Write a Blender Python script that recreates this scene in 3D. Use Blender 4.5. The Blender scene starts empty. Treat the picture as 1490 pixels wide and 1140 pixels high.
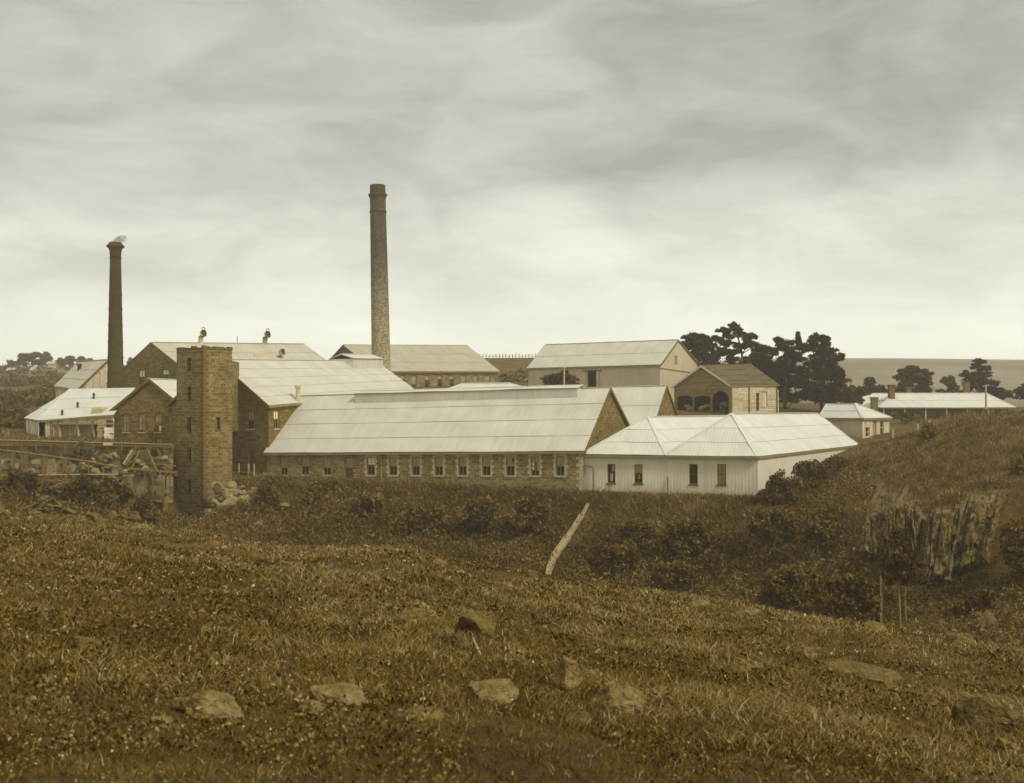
import bpy, math, random
import numpy as np
from mathutils import Vector
from mathutils.geometry import tessellate_polygon
random.seed(7); rng = np.random.default_rng(11)
SC = bpy.context.scene
COL = SC.collection
# ------------------------------------------------------------------ camera
F, CX, HY, CZ = 1600.0, 745.0, 600.0, 10.0      # focal length and horizon row in photo pixels, eye height
cam = bpy.data.cameras.new('camera'); cam_o = bpy.data.objects.new('camera', cam); COL.objects.link(cam_o)
cam_o.location = (0, 0, CZ); cam_o.rotation_euler = (math.radians(90), 0, 0)
cam.sensor_width = 36.0; cam.lens = 36.0 * F / 1490.0; cam.shift_y = (HY - 570.0) / 1490.0
cam.clip_start = 0.1; cam.clip_end = 9000
cam.dof.use_dof = True; cam.dof.focus_distance = 100.0; cam.dof.aperture_fstop = 3.4
SC.camera = cam_o
# ------------------------------------------------------------------ light
SUN_EL, SUN_AZ = 46.0, 128.0                     # azimuth clockwise from the view direction (+Y): sun to the right, a little behind
sd = Vector((math.sin(math.radians(SUN_AZ)) * math.cos(math.radians(SUN_EL)), math.cos(math.radians(SUN_AZ)) * math.cos(math.radians(SUN_EL)), math.sin(math.radians(SUN_EL))))
sun = bpy.data.lights.new('sun', 'SUN'); sun_o = bpy.data.objects.new('sun', sun); COL.objects.link(sun_o)
sun.energy = 1.5; sun.angle = math.radians(12); sun.color = (1.0, 0.98, 0.94)
sun_o.rotation_euler = sd.to_track_quat('Z', 'Y').to_euler()
W = bpy.data.worlds.new('World'); SC.world = W; W.use_nodes = True
nt = W.node_tree; nt.nodes.clear()
def N(nt, t, **kw):
    n = nt.nodes.new(t)
    for k, v in kw.items():
        if k == 'i':
            for kk, vv in v.items(): n.inputs[kk].default_value = vv
        else: setattr(n, k, v)
    return n
def mth(nt, op, a, b=None, c=None, clamp=False):
    n = nt.nodes.new('ShaderNodeMath'); n.operation = op; n.use_clamp = clamp
    for k, x in enumerate((a, b, c)):
        if x is None: continue
        if isinstance(x, (int, float)): n.inputs[k].default_value = x
        else: nt.links.new(x, n.inputs[k])
    return n.outputs[0]
def ramp(nt, fac, stops, interp='LINEAR'):
    r = nt.nodes.new('ShaderNodeValToRGB'); r.color_ramp.interpolation = interp
    e = r.color_ramp.elements
    while len(e) < len(stops): e.new(0.5)
    for k, (p, c) in enumerate(stops):
        e[k].position = p; e[k].color = (c, c, c, 1) if isinstance(c, (int, float)) else (*c, 1)
    if fac is not None: nt.links.new(fac, r.inputs[0])
    return r.outputs[0]
def mixc(nt, fac, a, b, blend='MIX'):
    m = nt.nodes.new('ShaderNodeMix'); m.data_type = 'RGBA'; m.blend_type = blend
    for s, x in ((m.inputs[0], fac), (m.inputs[6], a), (m.inputs[7], b)):
        if isinstance(x, (int, float)): s.default_value = x
        elif isinstance(x, tuple): s.default_value = (*x, 1)
        else: nt.links.new(x, s)
    return m.outputs[2]
SKY_SEED = (9.9, 6.3, 2.2)
def build_world():
    L = nt.links.new
    sky = N(nt, 'ShaderNodeTexSky', sky_type='NISHITA'); sky.sun_disc = False
    sky.sun_elevation = math.radians(SUN_EL); sky.sun_rotation = math.radians(SUN_AZ)
    sky.dust_density = 4.0; sky.ozone_density = 0.5
    tc = N(nt, 'ShaderNodeTexCoord'); sx = N(nt, 'ShaderNodeSeparateXYZ'); L(tc.outputs['Generated'], sx.inputs[0])
    z = mth(nt, 'MAXIMUM', sx.outputs[2], 0.0)
    cx = N(nt, 'ShaderNodeCombineXYZ'); L(sx.outputs[0], cx.inputs[0]); L(sx.outputs[1], cx.inputs[1]); L(mth(nt, 'MULTIPLY', sx.outputs[2], 1.9), cx.inputs[2])
    def noise(scale, detail, loc, rough=0.55, sc=(1, 1, 1), dist=0.0):
        mp = N(nt, 'ShaderNodeMapping'); mp.inputs['Location'].default_value = loc; mp.inputs['Scale'].default_value = sc
        L(cx.outputs[0], mp.inputs[0])
        n = N(nt, 'ShaderNodeTexNoise'); n.inputs['Scale'].default_value = scale; n.inputs['Detail'].default_value = detail
        n.inputs['Roughness'].default_value = rough; n.inputs['Distortion'].default_value = dist
        L(mp.outputs[0], n.inputs['Vector']); return n.outputs['Fac']
    big = noise(2.6, 2, SKY_SEED, 0.5, (1, 1, 1.2))
    mid = noise(6.5, 8, (6.3, 2.2, 9.9), 0.58, (1, 1, 1.25), 0.7)
    fine = noise(15.0, 6, (2.2, 0.4, 0), 0.6, (.8, 1, 1.8), 1.0)
    s = mth(nt, 'ADD', mth(nt, 'MULTIPLY', big, 0.46), mth(nt, 'ADD', mth(nt, 'MULTIPLY', mid, 0.40), mth(nt, 'MULTIPLY', fine, 0.14)))
    cloud = ramp(nt, s, [(0.36, 0.62), (0.45, 0.80), (0.53, 1.0), (0.64, 1.26)])
    grad = ramp(nt, z, [(0.0, 0.97), (0.05, 0.90), (0.12, 0.61), (0.22, 0.375), (0.40, 0.33), (1.0, 0.45)])
    low = ramp(nt, z, [(0.0, 0.0), (0.06, 0.22), (0.16, 1.0)])      # the cloud pattern fades into the bright band above the horizon
    c1 = mixc(nt, low, (1.0, 1.0, 1.0), cloud)
    c2 = mixc(nt, 1.0, c1, grad, 'MULTIPLY')
    c3 = mixc(nt, 1.0, c2, (10.35, 10.45, 9.15), 'MULTIPLY')
    blend = mixc(nt, 0.94, sky.outputs[0], c3)
    bg = N(nt, 'ShaderNodeBackground'); bg.inputs[1].default_value = 0.1
    L(blend, bg.inputs[0]); out = N(nt, 'ShaderNodeOutputWorld'); L(bg.outputs[0], out.inputs[0])
build_world()
vs = SC.view_settings; vs.view_transform = 'Standard'; vs.look = 'None'; vs.gamma = 1.0; vs.use_curve_mapping = False
vs.exposure = 0.52
SC.cycles.max_bounces = 6; SC.cycles.diffuse_bounces = 3; SC.cycles.glossy_bounces = 2; SC.cycles.transmission_bounces = 2
SC.cycles.volume_bounces = 2; SC.cycles.transparent_max_bounces = 6

# ------------------------------------------------------------------ helpers
def lin(c):
    c = c / 255.0
    return c / 12.92 if c <= 0.04045 else ((c + 0.055) / 1.055) ** 2.4
STOPS = [tuple(lin(x) for x in c) for c in ((46, 31, 4), (68, 51, 11), (90, 72, 27), (118, 99, 57), (148, 134, 100), (184, 173, 143), (213, 207, 186), (238, 238, 226))]
YS = [0.2126 * r + 0.7152 * g + 0.0722 * b for r, g, b in STOPS]
def tone(Y, k=0.62):
    """sepia base colour of luminance Y (the whole place is seen on a toned plate)"""
    y = Y * k
    c = [float(np.interp(y, YS, [s[i] for s in STOPS])) for i in range(3)]
    l = 0.2126 * c[0] + 0.7152 * c[1] + 0.0722 * c[2]
    return tuple(min(0.95, x * Y / l) for x in c)
def P(px, py, d): return Vector(((px - CX) / F * d, d, CZ + (HY - py) / F * d))
ORI = {}
class MB:
    def __init__(s): s.v = []; s.f = []; s.uv = []
    def vert(s, p): s.v.append(tuple(p)); return len(s.v) - 1
    def face(s, pts, uv=None):
        i = [s.vert(p) for p in pts]; s.f.append(i); s.uv.append(uv or [(p[0] + p[1] * 0.7, p[2]) for p in pts])
    def box8(s, p):      # p: 4 bottom, 4 top (same order, counter-clockwise from above)
        for q in ((3, 2, 1, 0), (4, 5, 6, 7), (0, 1, 5, 4), (1, 2, 6, 5), (2, 3, 7, 6), (3, 0, 4, 7)):
            a, b, c, d = (Vector(p[k]) for k in q)
            w, h = (b - a).length, (d - a).length
            s.face([a, b, c, d], [(0, 0), (w, 0), (w, h), (0, h)])
    def bar(s, a, b, w, h, up=(0, 0, 1)):
        a, b = Vector(a), Vector(b); t = (b - a).normalized(); up = Vector(up)
        if abs(t.dot(up)) > 0.98: up = Vector((0, 1, 0))
        x = t.cross(up).normalized(); y = x.cross(t).normalized()
        c = [x * -w / 2 + y * -h / 2, x * w / 2 + y * -h / 2, x * w / 2 + y * h / 2, x * -w / 2 + y * h / 2]
        s.box8([a + q for q in c] + [b + q for q in c])
    def tube(s, path, rad, seg=8, cap=True):
        rings = []; u = 0
        for k, p in enumerate(path):
            p = Vector(p); q = Vector(path[min(k + 1, len(path) - 1)]) - Vector(path[max(k - 1, 0)])
            t = q.normalized() if q.length > 1e-9 else Vector((0, 0, 1))
            ref = Vector((0, 0, 1)) if abs(t.z) < 0.9 else Vector((1, 0, 0))
            x = t.cross(ref).normalized(); y = t.cross(x).normalized()
            rings.append([s.vert(p + (x * math.cos(2 * math.pi * j / seg) + y * math.sin(2 * math.pi * j / seg)) * rad[k]) for j in range(seg)])
        ln = 0
        for k in range(len(rings) - 1):
            l2 = ln + (Vector(path[k + 1]) - Vector(path[k])).length
            for j in range(seg):
                a, b = j, (j + 1) % seg
                s.f.append([rings[k][a], rings[k][b], rings[k + 1][b], rings[k + 1][a]])
                c = 2 * math.pi * max(rad[0], 0.01) / seg
                s.uv.append([(j * c, ln), (j * c + c, ln), (j * c + c, l2), (j * c, l2)])
            ln = l2
        if cap:
            for r in (rings[0][::-1], rings[-1]): s.f.append(list(r)); s.uv.append([(0, 0)] * len(r))
    def build(s, name, mat, parent=None, smooth=False):
        o = parent
        org = Vector((0, 0, 0))
        while o is not None:
            org += Vector(o.location); o = o.parent
        me = bpy.data.meshes.new(name)
        me.from_pydata([(x - org.x, y - org.y, z - org.z) for x, y, z in s.v], [], s.f)
        ul = me.uv_layers.new(name='UVMap')
        ul.data.foreach_set('uv', [c for f in s.uv for p in f for c in p])
        if smooth: me.polygons.foreach_set('use_smooth', [True] * len(me.polygons))
        me.materials.append(mat); me.update()
        ob = bpy.data.objects.new(name, me); COL.objects.link(ob)
        if parent is not None: ob.parent = parent
        return ob
def tag(o, label=None, cat=None, group=None, kind=None):
    if label: o['label'] = label
    if cat: o['category'] = cat
    if group: o['group'] = group
    if kind: o['kind'] = kind
    return o
def thing(name, loc, label, cat, group=None):
    o = bpy.data.objects.new(name, None); COL.objects.link(o); o.location = loc; o.empty_display_size = 0.5
    return tag(o, label, cat, group)

# ------------------------------------------------------------------ materials
MATS = {}
def new_mat(name, rough=0.85):
    m = bpy.data.materials.new(name); m.use_nodes = True; t = m.node_tree; b = t.nodes['Principled BSDF']
    b.inputs['Roughness'].default_value = rough; b.inputs['Specular IOR Level'].default_value = 0.25
    return m, t, b
def plain(name, Y, rough=0.85, var=0.25, scale=2.0, k=0.62, bump=0.0, bscale=14.0):
    """base colour with two scales of mottling; object coordinates"""
    if name in MATS: return MATS[name]
    m, t, b = new_mat(name, rough)
    tc = N(t, 'ShaderNodeTexCoord')
    n = N(t, 'ShaderNodeTexNoise'); n.inputs['Scale'].default_value = scale; n.inputs['Detail'].default_value = 6; n.inputs['Roughness'].default_value = 0.65
    t.links.new(tc.outputs['Object'], n.inputs['Vector'])
    c = ramp(t, n.outputs['Fac'], [(0.28, tone(Y * (1 - var), k)), (0.5, tone(Y, k)), (0.72, tone(min(0.95, Y * (1 + var)), k))])
    t.links.new(c, b.inputs['Base Color'])
    if bump:
        n2 = N(t, 'ShaderNodeTexNoise'); n2.inputs['Scale'].default_value = bscale; n2.inputs['Detail'].default_value = 4
        t.links.new(tc.outputs['Object'], n2.inputs['Vector'])
        bp = N(t, 'ShaderNodeBump'); bp.inputs['Strength'].default_value = bump; bp.inputs['Distance'].default_value = 0.1
        t.links.new(n2.outputs['Fac'], bp.inputs['Height']); t.links.new(bp.outputs[0], b.inputs['Normal'])
    MATS[name] = m; return m
def stone(name, Y, bw=0.5, bh=0.26, mortar=1.35, var=0.35, soot=None, k=0.62):
    """coursed rubble: uneven blocks, pale joints, stains"""
    m, t, b = new_mat(name, 0.92); L = t.links.new
    uv = N(t, 'ShaderNodeUVMap')
    dn = N(t, 'ShaderNodeTexNoise'); dn.inputs['Scale'].default_value = 1.7; dn.inputs['Detail'].default_value = 3; L(uv.outputs[0], dn.inputs['Vector'])
    vm = N(t, 'ShaderNodeVectorMath', operation='MULTIPLY_ADD'); L(dn.outputs['Color'], vm.inputs[0]); vm.inputs[1].default_value = (0.16, 0.10, 0); L(uv.outputs[0], vm.inputs[2])
    br = N(t, 'ShaderNodeTexBrick'); br.offset = 0.5; br.inputs['Scale'].default_value = 1.0
    br.inputs['Brick Width'].default_value = bw; br.inputs['Row Height'].default_value = bh
    br.inputs['Mortar Size'].default_value = 0.022; br.inputs['Mortar Smooth'].default_value = 0.4; br.inputs['Bias'].default_value = -0.1
    br.inputs['Color1'].default_value = (*tone(Y * (1 - var), k), 1); br.inputs['Color2'].default_value = (*tone(Y * (1 + var), k), 1)
    br.inputs['Mortar'].default_value = (*tone(Y * mortar, k), 1); L(vm.outputs[0], br.inputs['Vector'])
    n = N(t, 'ShaderNodeTexNoise'); n.inputs['Scale'].default_value = 0.55; n.inputs['Detail'].default_value = 7; n.inputs['Roughness'].default_value = 0.6; L(uv.outputs[0], n.inputs['Vector'])
    st = ramp(t, n.outputs['Fac'], [(0.3, 0.72), (0.5, 1.0), (0.7, 1.2)])
    c = mixc(t, 1.0, br.outputs['Color'], st, 'MULTIPLY')
    n3 = N(t, 'ShaderNodeTexNoise'); n3.inputs['Scale'].default_value = 5.0; n3.inputs['Detail'].default_value = 5; L(uv.outputs[0], n3.inputs['Vector'])
    c = mixc(t, 1.0, c, ramp(t, n3.outputs['Fac'], [(0.3, 0.7), (0.52, 1.0), (0.72, 1.35)]), 'MULTIPLY')
    if soot:
        s = N(t, 'ShaderNodeSeparateXYZ'); L(uv.outputs[0], s.inputs[0])
        h = mth(t, 'ADD', s.outputs[1], mth(t, 'MULTIPLY', mth(t, 'SUBTRACT', n.outputs['Fac'], 0.5), 14.0))
        f = ramp(t, mth(t, 'DIVIDE', h, soot[1]), [(soot[0], 1.0), (0.72, soot[2] * 1.5), (0.95, soot[2])])
        c = mixc(t, 1.0, c, f, 'MULTIPLY')
    L(c, b.inputs['Base Color'])
    bp = N(t, 'ShaderNodeBump'); bp.inputs['Strength'].default_value = 0.6; bp.inputs['Distance'].default_value = 0.05
    hh = mth(t, 'ADD', mth(t, 'SUBTRACT', 1.0, br.outputs['Fac']), mth(t, 'MULTIPLY', n3.outputs['Fac'], 0.8))
    L(hh, bp.inputs['Height']); L(bp.outputs[0], b.inputs['Normal'])
    return m
def iron(name, Y, pitch=0.3, sheet=0.8, row=50.0, var=0.025, streak=0.05, k=1.02, rough=0.6, damp=False):
    """corrugated iron: ribs, sheet-to-sheet differences, rain streaks"""
    m, t, b = new_mat(name, rough); L = t.links.new
    uv = N(t, 'ShaderNodeUVMap'); s = N(t, 'ShaderNodeSeparateXYZ'); L(uv.outputs[0], s.inputs[0])
    w = mth(t, 'SINE', mth(t, 'MULTIPLY', s.outputs[0], 2 * math.pi / pitch))
    br = N(t, 'ShaderNodeTexBrick'); br.offset = 0.0; br.inputs['Scale'].default_value = 1.0; br.inputs['Brick Width'].default_value = sheet; br.inputs['Row Height'].default_value = row
    br.inputs['Mortar Size'].default_value = 0.012; br.inputs['Mortar Smooth'].default_value = 0.5
    br.inputs['Color1'].default_value = (*tone(Y * (1 - var), k), 1); br.inputs['Color2'].default_value = (*tone(min(0.95, Y * (1 + var)), k), 1); br.inputs['Mortar'].default_value = (*tone(Y * 0.95, k), 1)
    L(uv.outputs[0], br.inputs['Vector'])
    mp = N(t, 'ShaderNodeMapping'); mp.inputs['Scale'].default_value = (2.2, 0.22, 1); L(uv.outputs[0], mp.inputs[0])
    n = N(t, 'ShaderNodeTexNoise'); n.inputs['Scale'].default_value = 1.0; n.inputs['Detail'].default_value = 6; n.inputs['Roughness'].default_value = 0.6; L(mp.outputs[0], n.inputs['Vector'])
    c = mixc(t, 1.0, br.outputs['Color'], ramp(t, n.outputs['Fac'], [(0.3, 1 - 2 * streak), (0.5, 1.0), (0.75, 1 + streak * 0.5)]), 'MULTIPLY')
    n2 = N(t, 'ShaderNodeTexNoise'); n2.inputs['Scale'].default_value = 0.35; n2.inputs['Detail'].default_value = 4; L(uv.outputs[0], n2.inputs['Vector'])
    c = mixc(t, 1.0, c, ramp(t, n2.outputs['Fac'], [(0.3, 0.9), (0.7, 1.06)]), 'MULTIPLY')
    # rust: small blotches and runs
    mp3 = N(t, 'ShaderNodeMapping'); mp3.inputs['Scale'].default_value = (1.6, 0.5, 1); L(uv.outputs[0], mp3.inputs[0])
    n4 = N(t, 'ShaderNodeTexNoise'); n4.inputs['Scale'].default_value = 1.3; n4.inputs['Detail'].default_value = 8; n4.inputs['Roughness'].default_value = 0.7; L(mp3.outputs[0], n4.inputs['Vector'])
    c = mixc(t, ramp(t, n4.outputs['Fac'], [(0.60, 0.0), (0.78, 0.5)]), c, tone(Y * .5, .6))
    if damp:     # damp and splashed dirt above the ground line, ragged
        h = mth(t, 'ADD', s.outputs[1], mth(t, 'MULTIPLY', n.outputs['Fac'], 2.2))
        c = mixc(t, ramp(t, mth(t, 'DIVIDE', h, 10.0), [(0.36, .55), (0.50, 0.0)]), c, tone(Y * .55, .6))
    L(c, b.inputs['Base Color'])
    bp = N(t, 'ShaderNodeBump'); bp.inputs['Strength'].default_value = 0.16; bp.inputs['Distance'].default_value = 0.04; L(w, bp.inputs['Height']); L(bp.outputs[0], b.inputs['Normal'])
    return m
def boards(name, Y, pitch=0.22, vertical=False, var=0.25, k=0.62):
    m, t, b = new_mat(name, 0.9); L = t.links.new
    uv = N(t, 'ShaderNodeUVMap')
    br = N(t, 'ShaderNodeTexBrick'); br.offset = 0.37; br.inputs['Scale'].default_value = 1.0
    br.inputs['Brick Width'].default_value = 3.1; br.inputs['Row Height'].default_value = pitch; br.inputs['Mortar Size'].default_value = 0.018; br.inputs['Mortar Smooth'].default_value = 0.3
    br.inputs['Color1'].default_value = (*tone(Y * (1 - var), k), 1); br.inputs['Color2'].default_value = (*tone(min(0.95, Y * (1 + var)), k), 1); br.inputs['Mortar'].default_value = (*tone(Y * 0.55, k), 1)
    v = uv.outputs[0]
    if vertical:
        mp = N(t, 'ShaderNodeMapping'); mp.inputs['Rotation'].default_value = (0, 0, math.pi / 2); L(v, mp.inputs[0]); v = mp.outputs[0]
    L(v, br.inputs['Vector'])
    n = N(t, 'ShaderNodeTexNoise'); n.inputs['Scale'].default_value = 1.6; n.inputs['Detail'].default_value = 8; n.inputs['Roughness'].default_value = 0.7; L(uv.outputs[0], n.inputs['Vector'])
    c = mixc(t, 1.0, br.outputs['Color'], ramp(t, n.outputs['Fac'], [(0.3, 0.65), (0.5, 1.0), (0.72, 1.25)]), 'MULTIPLY')
    L(c, b.inputs['Base Color'])
    bp = N(t, 'ShaderNodeBump'); bp.inputs['Strength'].default_value = 0.5; bp.inputs['Distance'].default_value = 0.03; L(br.outputs['Fac'], bp.inputs['Height']); bp.invert = True; L(bp.outputs[0], b.inputs['Normal'])
    return m
def attr_mat(name, rough=0.8, trans=0.0):
    m, t, b = new_mat(name, rough)
    a = N(t, 'ShaderNodeAttribute', attribute_name='Col'); t.links.new(a.outputs['Color'], b.inputs['Base Color'])
    b.inputs['Specular IOR Level'].default_value = 0.1
    if trans:
        tr = N(t, 'ShaderNodeBsdfTranslucent'); t.links.new(a.outputs['Color'], tr.inputs[0])
        mx = N(t, 'ShaderNodeMixShader'); mx.inputs[0].default_value = trans
        t.links.new(b.outputs[0], mx.inputs[1]); t.links.new(tr.outputs[0], mx.inputs[2]); t.links.new(mx.outputs[0], t.nodes['Material Output'].inputs[0])
    return m
M = {}
M['stone'] = stone('bluestone_rubble', 0.22)
M['stone_dark'] = stone('bluestone_dark', 0.145)
M['stone_tower'] = stone('bluestone_tower', 0.18, 0.62, 0.30)
M['timber_mid'] = plain('timber_grey', 0.15, 0.9, 0.3, 3.0, bump=0.2)
M['quoin'] = plain('quoin_stone', 0.46, 0.9, 0.2, 3.0, bump=0.3)
M['retain'] = stone('retaining_rubble', 0.30, 0.8, 0.45, 1.1, 0.5)
M['chimney_rubble'] = stone('chimney_rubble', 0.40, 0.30, 0.22, 1.25, 0.5, soot=(0.22, 34.0, 0.14))
M['chimney_brick'] = stone('chimney_brick', 0.07, 0.30, 0.14, 1.2, 0.25, soot=(0.2, 30.0, 0.40), k=1.2)
M['house_brick'] = stone('house_brick', 0.14, 0.3, 0.12, 1.3, 0.3)
M['roof'] = iron('roof_iron', 0.58)
M['roof_pale'] = iron('roof_iron_pale', 0.68)
M['roof_old'] = iron('roof_iron_weathered', 0.50, streak=0.09)
M['roof_far'] = iron('roof_iron_far', 0.44, streak=0.08)
M['wall_iron'] = iron('wall_iron', 0.52, row=2.3, k=.65)
M['wall_white'] = iron('wall_iron_white', 0.71, row=2.6, k=.7, damp=True)
M['shingle'] = boards('shingle_roof', 0.11, 0.3, k=1.4)
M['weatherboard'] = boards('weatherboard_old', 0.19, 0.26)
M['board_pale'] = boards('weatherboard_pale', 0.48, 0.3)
M['board_vert'] = boards('vertical_boards_pale', 0.55, 0.3, True)
M['trim_dark'] = plain('trim_dark', 0.13, 0.8)
M['trim_mid'] = plain('trim_mid', 0.26, 0.8)
M['trim_pale'] = plain('trim_pale', 0.58, 0.7, 0.12)
M['gutter'] = plain('gutter_iron', 0.22, 0.7)
M['glass'] = plain('window_glass', 0.035, 0.12, 0.4, 1.5)
M['blind'] = plain('window_blind', 0.33, 0.9, 0.2, 1.0)
M['white_cloth'] = plain('white_cloth', 0.78, 0.9, 0.08, 1.0)
M['timber'] = plain('timber_weathered', 0.16, 0.9, 0.35, 3.0, bump=0.2)
M['timber_pale'] = plain('timber_bleached', 0.42, 0.9, 0.3, 3.0, bump=0.2)
M['rock'] = plain('basalt_boulder', 0.13, 0.95, 0.65, 6.0, bump=1.0, bscale=16)
M['rock_mid'] = plain('boulder_lichen', 0.175, 0.95, 0.6, 6.0, bump=1.0, bscale=16)
M['rock_pale'] = plain('pale_rock', 0.25, 0.95, 0.45, 2.0, bump=0.8, bscale=6)
M['rock_cliff'] = plain('cliff_basalt', 0.165, 0.95, 0.75, 2.6, bump=0.8, bscale=5)
M['bark'] = plain('bark', 0.10, 0.95, 0.4, 4.0, bump=0.4)
M['bark_pale'] = plain('bark_pale', 0.26, 0.95, 0.3, 4.0)
M['metal_dark'] = plain('metal_dark', 0.04, 0.6)
M['metal_pale'] = plain('metal_pale', 0.5, 0.5, 0.15)
M['leaf'] = attr_mat('foliage', 0.8, 0.12)
M['grass'] = attr_mat('grass_blades', 0.85, 0.15)

# ------------------------------------------------------------------ terrain: one height function
TPX = np.array([-400, -200, 0, 150, 245, 290, 345, 390, 600, 850, 1000, 1110, 1200, 1260, 1300, 1400, 1490, 1700, 1900], float)
TK = [
 # (crest) (gorge) (gorge far) (bank) (bank high) (wall foot) (terrace) (yard) (yard far) (skyline) (far) (horizon)
 [(74,4.6),(84,0.8),(90,0.8),(100,3.2),(105,3.8),(109.5,4.4),(110.6,7.2),(150,10),(250,17),(500,33),(1500,45),(4500,60)],
 [(72,4.2),(82,0.5),(88,0.5),(100,3.0),(105,3.6),(109.5,4.2),(110.6,7.0),(150,9.6),(250,16.4),(500,32),(1500,45),(4500,60)],
 [(70,3.66),(80,0.1),(86,0.1),(98,2.2),(104,3.3),(109.3,4.0),(110.4,6.9),(150,9.3),(250,15.5),(500,31),(1500,45),(4500,60)],
 [(69,3.2),(79,-1),(87,-1),(98,1.2),(104,2.8),(109.3,3.8),(110.4,6.6),(150,9.3),(250,16),(500,31),(1500,45),(4500,60)],
 [(68,2.6),(78,-3),(90,-3),(100,-1.6),(104,-1.0),(109.8,-.6),(111.5,5.4),(150,10),(250,16),(500,31),(1500,45),(4500,60)],
 [(68,2.45),(78,-3),(90,-3),(102,-1.4),(106,-1.0),(111,-.6),(116,3.5),(150,10),(250,16),(500,31),(1500,45),(4500,60)],
 [(65,2.45),(76,-3.5),(88,-3.5),(101,-.6),(105,1.0),(109.5,3.0),(112,3.5),(150,10),(250,16),(450,26),(1500,45),(4500,60)],
 [(62,2.5),(74,-4),(86,-4),(100,-.5),(105,1.6),(110.5,3.4),(113,3.4),(150,10),(250,17),(400,24),(1500,45),(4500,60)],
 [(54,3.15),(66,-5),(80,-5),(94,-1.5),(100,1.2),(105.5,2.9),(108,2.9),(150,11),(200,15),(270,23.2),(1500,45),(4500,60)],
 [(49,2.35),(60,-6),(74,-6),(86,-3.0),(93,.2),(99.5,2.5),(102,2.6),(150,11),(200,15.5),(270,23.4),(1500,60),(4500,60)],
 [(45,2.4),(56,-6),(70,-6),(82,-3.5),(90,0),(97,2.4),(100,2.6),(148,9.6),(200,14),(270,19),(1500,75),(4500,60)],
 [(42,2.55),(53,-6),(66,-6),(78,-3.5),(86,-.3),(94.3,2.6),(98,3),(146,9.4),(200,12),(400,14),(1500,82),(4500,60)],
 [(40,2.5),(50,-6),(60,-5),(73,-2.4),(88,1.6),(110,4.6),(116,5),(146,9),(200,11.5),(400,13),(1500,84),(4500,60)],
 [(39.2,2.45),(49,-5.5),(59,-4.7),(72,-2.2),(78,2.4),(119,6.0),(123,6.0),(146,8),(200,11),(400,12),(1500,84),(4500,60)],
 [(38.5,2.4),(48,-5),(58,-4.5),(71.5,-2.2),(76,3.4),(117,7.1),(123,6.6),(146,7.6),(200,11),(400,12),(1500,84),(4500,60)],
 [(36,2.4),(45,-4),(56,-4),(70.5,-1.8),(74.5,4.0),(112,9.2),(118,8.6),(146,7.6),(200,11),(400,12),(1500,83),(4500,60)],
 [(34,2.67),(43,-3),(54,-3),(69,-1),(73.5,4.7),(106,9.95),(114,9.2),(146,7.8),(200,11),(400,12),(1500,82),(4500,60)],
 [(32,3.2),(41,-2),(52,-2),(66,0.5),(71,5.6),(100,11.6),(110,11),(146,10),(200,12),(400,14),(1500,82),(4500,60)],
 [(31,3.6),(40,-1),(52,-1),(66,1.5),(71,6.5),(100,13),(110,12.5),(146,12),(200,13),(400,15),(1500,82),(4500,60)],
]
for _c in TK:
    _z = CZ + (_c[-2][1] - CZ) * 0.6 if _c[-2][1] > 50 else _c[-2][1]
    _c[-2] = (900, _z); _c[-1] = (1500, min(_z - 8, 40))
KD = np.array([[0.0] + [k[0] for k in c] for c in TK]); KZ = np.array([[8.4] + [k[1] for k in c] for c in TK])
def _hash(ix, iy, s): 
    v = np.sin(ix * 127.1 + iy * 311.7 + s * 74.7) * 43758.5453
    return v - np.floor(v)
def vnoise(x, y, s=0.0):
    ix, iy = np.floor(x), np.floor(y); fx, fy = x - ix, y - iy
    fx = fx * fx * (3 - 2 * fx); fy = fy * fy * (3 - 2 * fy)
    a, b, c, d = _hash(ix, iy, s), _hash(ix + 1, iy, s), _hash(ix, iy + 1, s), _hash(ix + 1, iy + 1, s)
    return (a * (1 - fx) + b * fx) * (1 - fy) + (c * (1 - fx) + d * fx) * fy - 0.5
def hz(x, y):
    x = np.asarray(x, float); y = np.asarray(y, float)
    px = np.clip(CX + F * x / np.maximum(y, 6.0), -390, 1890)
    D = [np.interp(px, TPX, KD[:, k]) for k in range(KD.shape[1])]; Z = [np.interp(px, TPX, KZ[:, k]) for k in range(KD.shape[1])]
    z = np.where(y < 0, 8.4 - 0.02 * y, Z[-1])
    for k in range(len(D) - 1):
        t = np.clip((y - D[k]) / (D[k + 1] - D[k]), 0, 1)
        if k >= 1: t = t * 0.5 + 0.5 * t * t * (3 - 2 * t)
        m = (y >= D[k]) & (y < D[k + 1]); z = np.where(m, Z[k] + (Z[k + 1] - Z[k]) * t, z)
    near = np.clip(y / 12.0, 0.15, 1) * np.clip((150 - y) / 40, 0, 1)
    z = z + vnoise(x / 5.5, y / 5.5, 1) * 0.42 * near + vnoise(x / 1.9, y / 1.9, 2) * 0.20 * near * np.clip((120 - y) / 50, 0.2, 1) + vnoise(x / 0.7, y / 0.7, 3) * 0.075 * np.clip((60 - y) / 30, 0, 1)
    far = np.clip((y - 320) / 300, 0, 1)
    return z + vnoise(x / 130, y / 130, 4) * 3.0 * far * np.clip((1000 - y) / 300, .25, 1)
def hz1(x, y): return float(hz(np.array([x]), np.array([y]))[0])
def ground_at(px, py, d0=3.0, d1=140.0):
    ds = np.geomspace(d0, d1, 900); x = (px - CX) / F * ds
    g = hz(x, ds); ray = CZ + (HY - py) / F * ds
    i = np.argmax(ray < g)
    return Vector((x[i], ds[i], g[i]))
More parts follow.
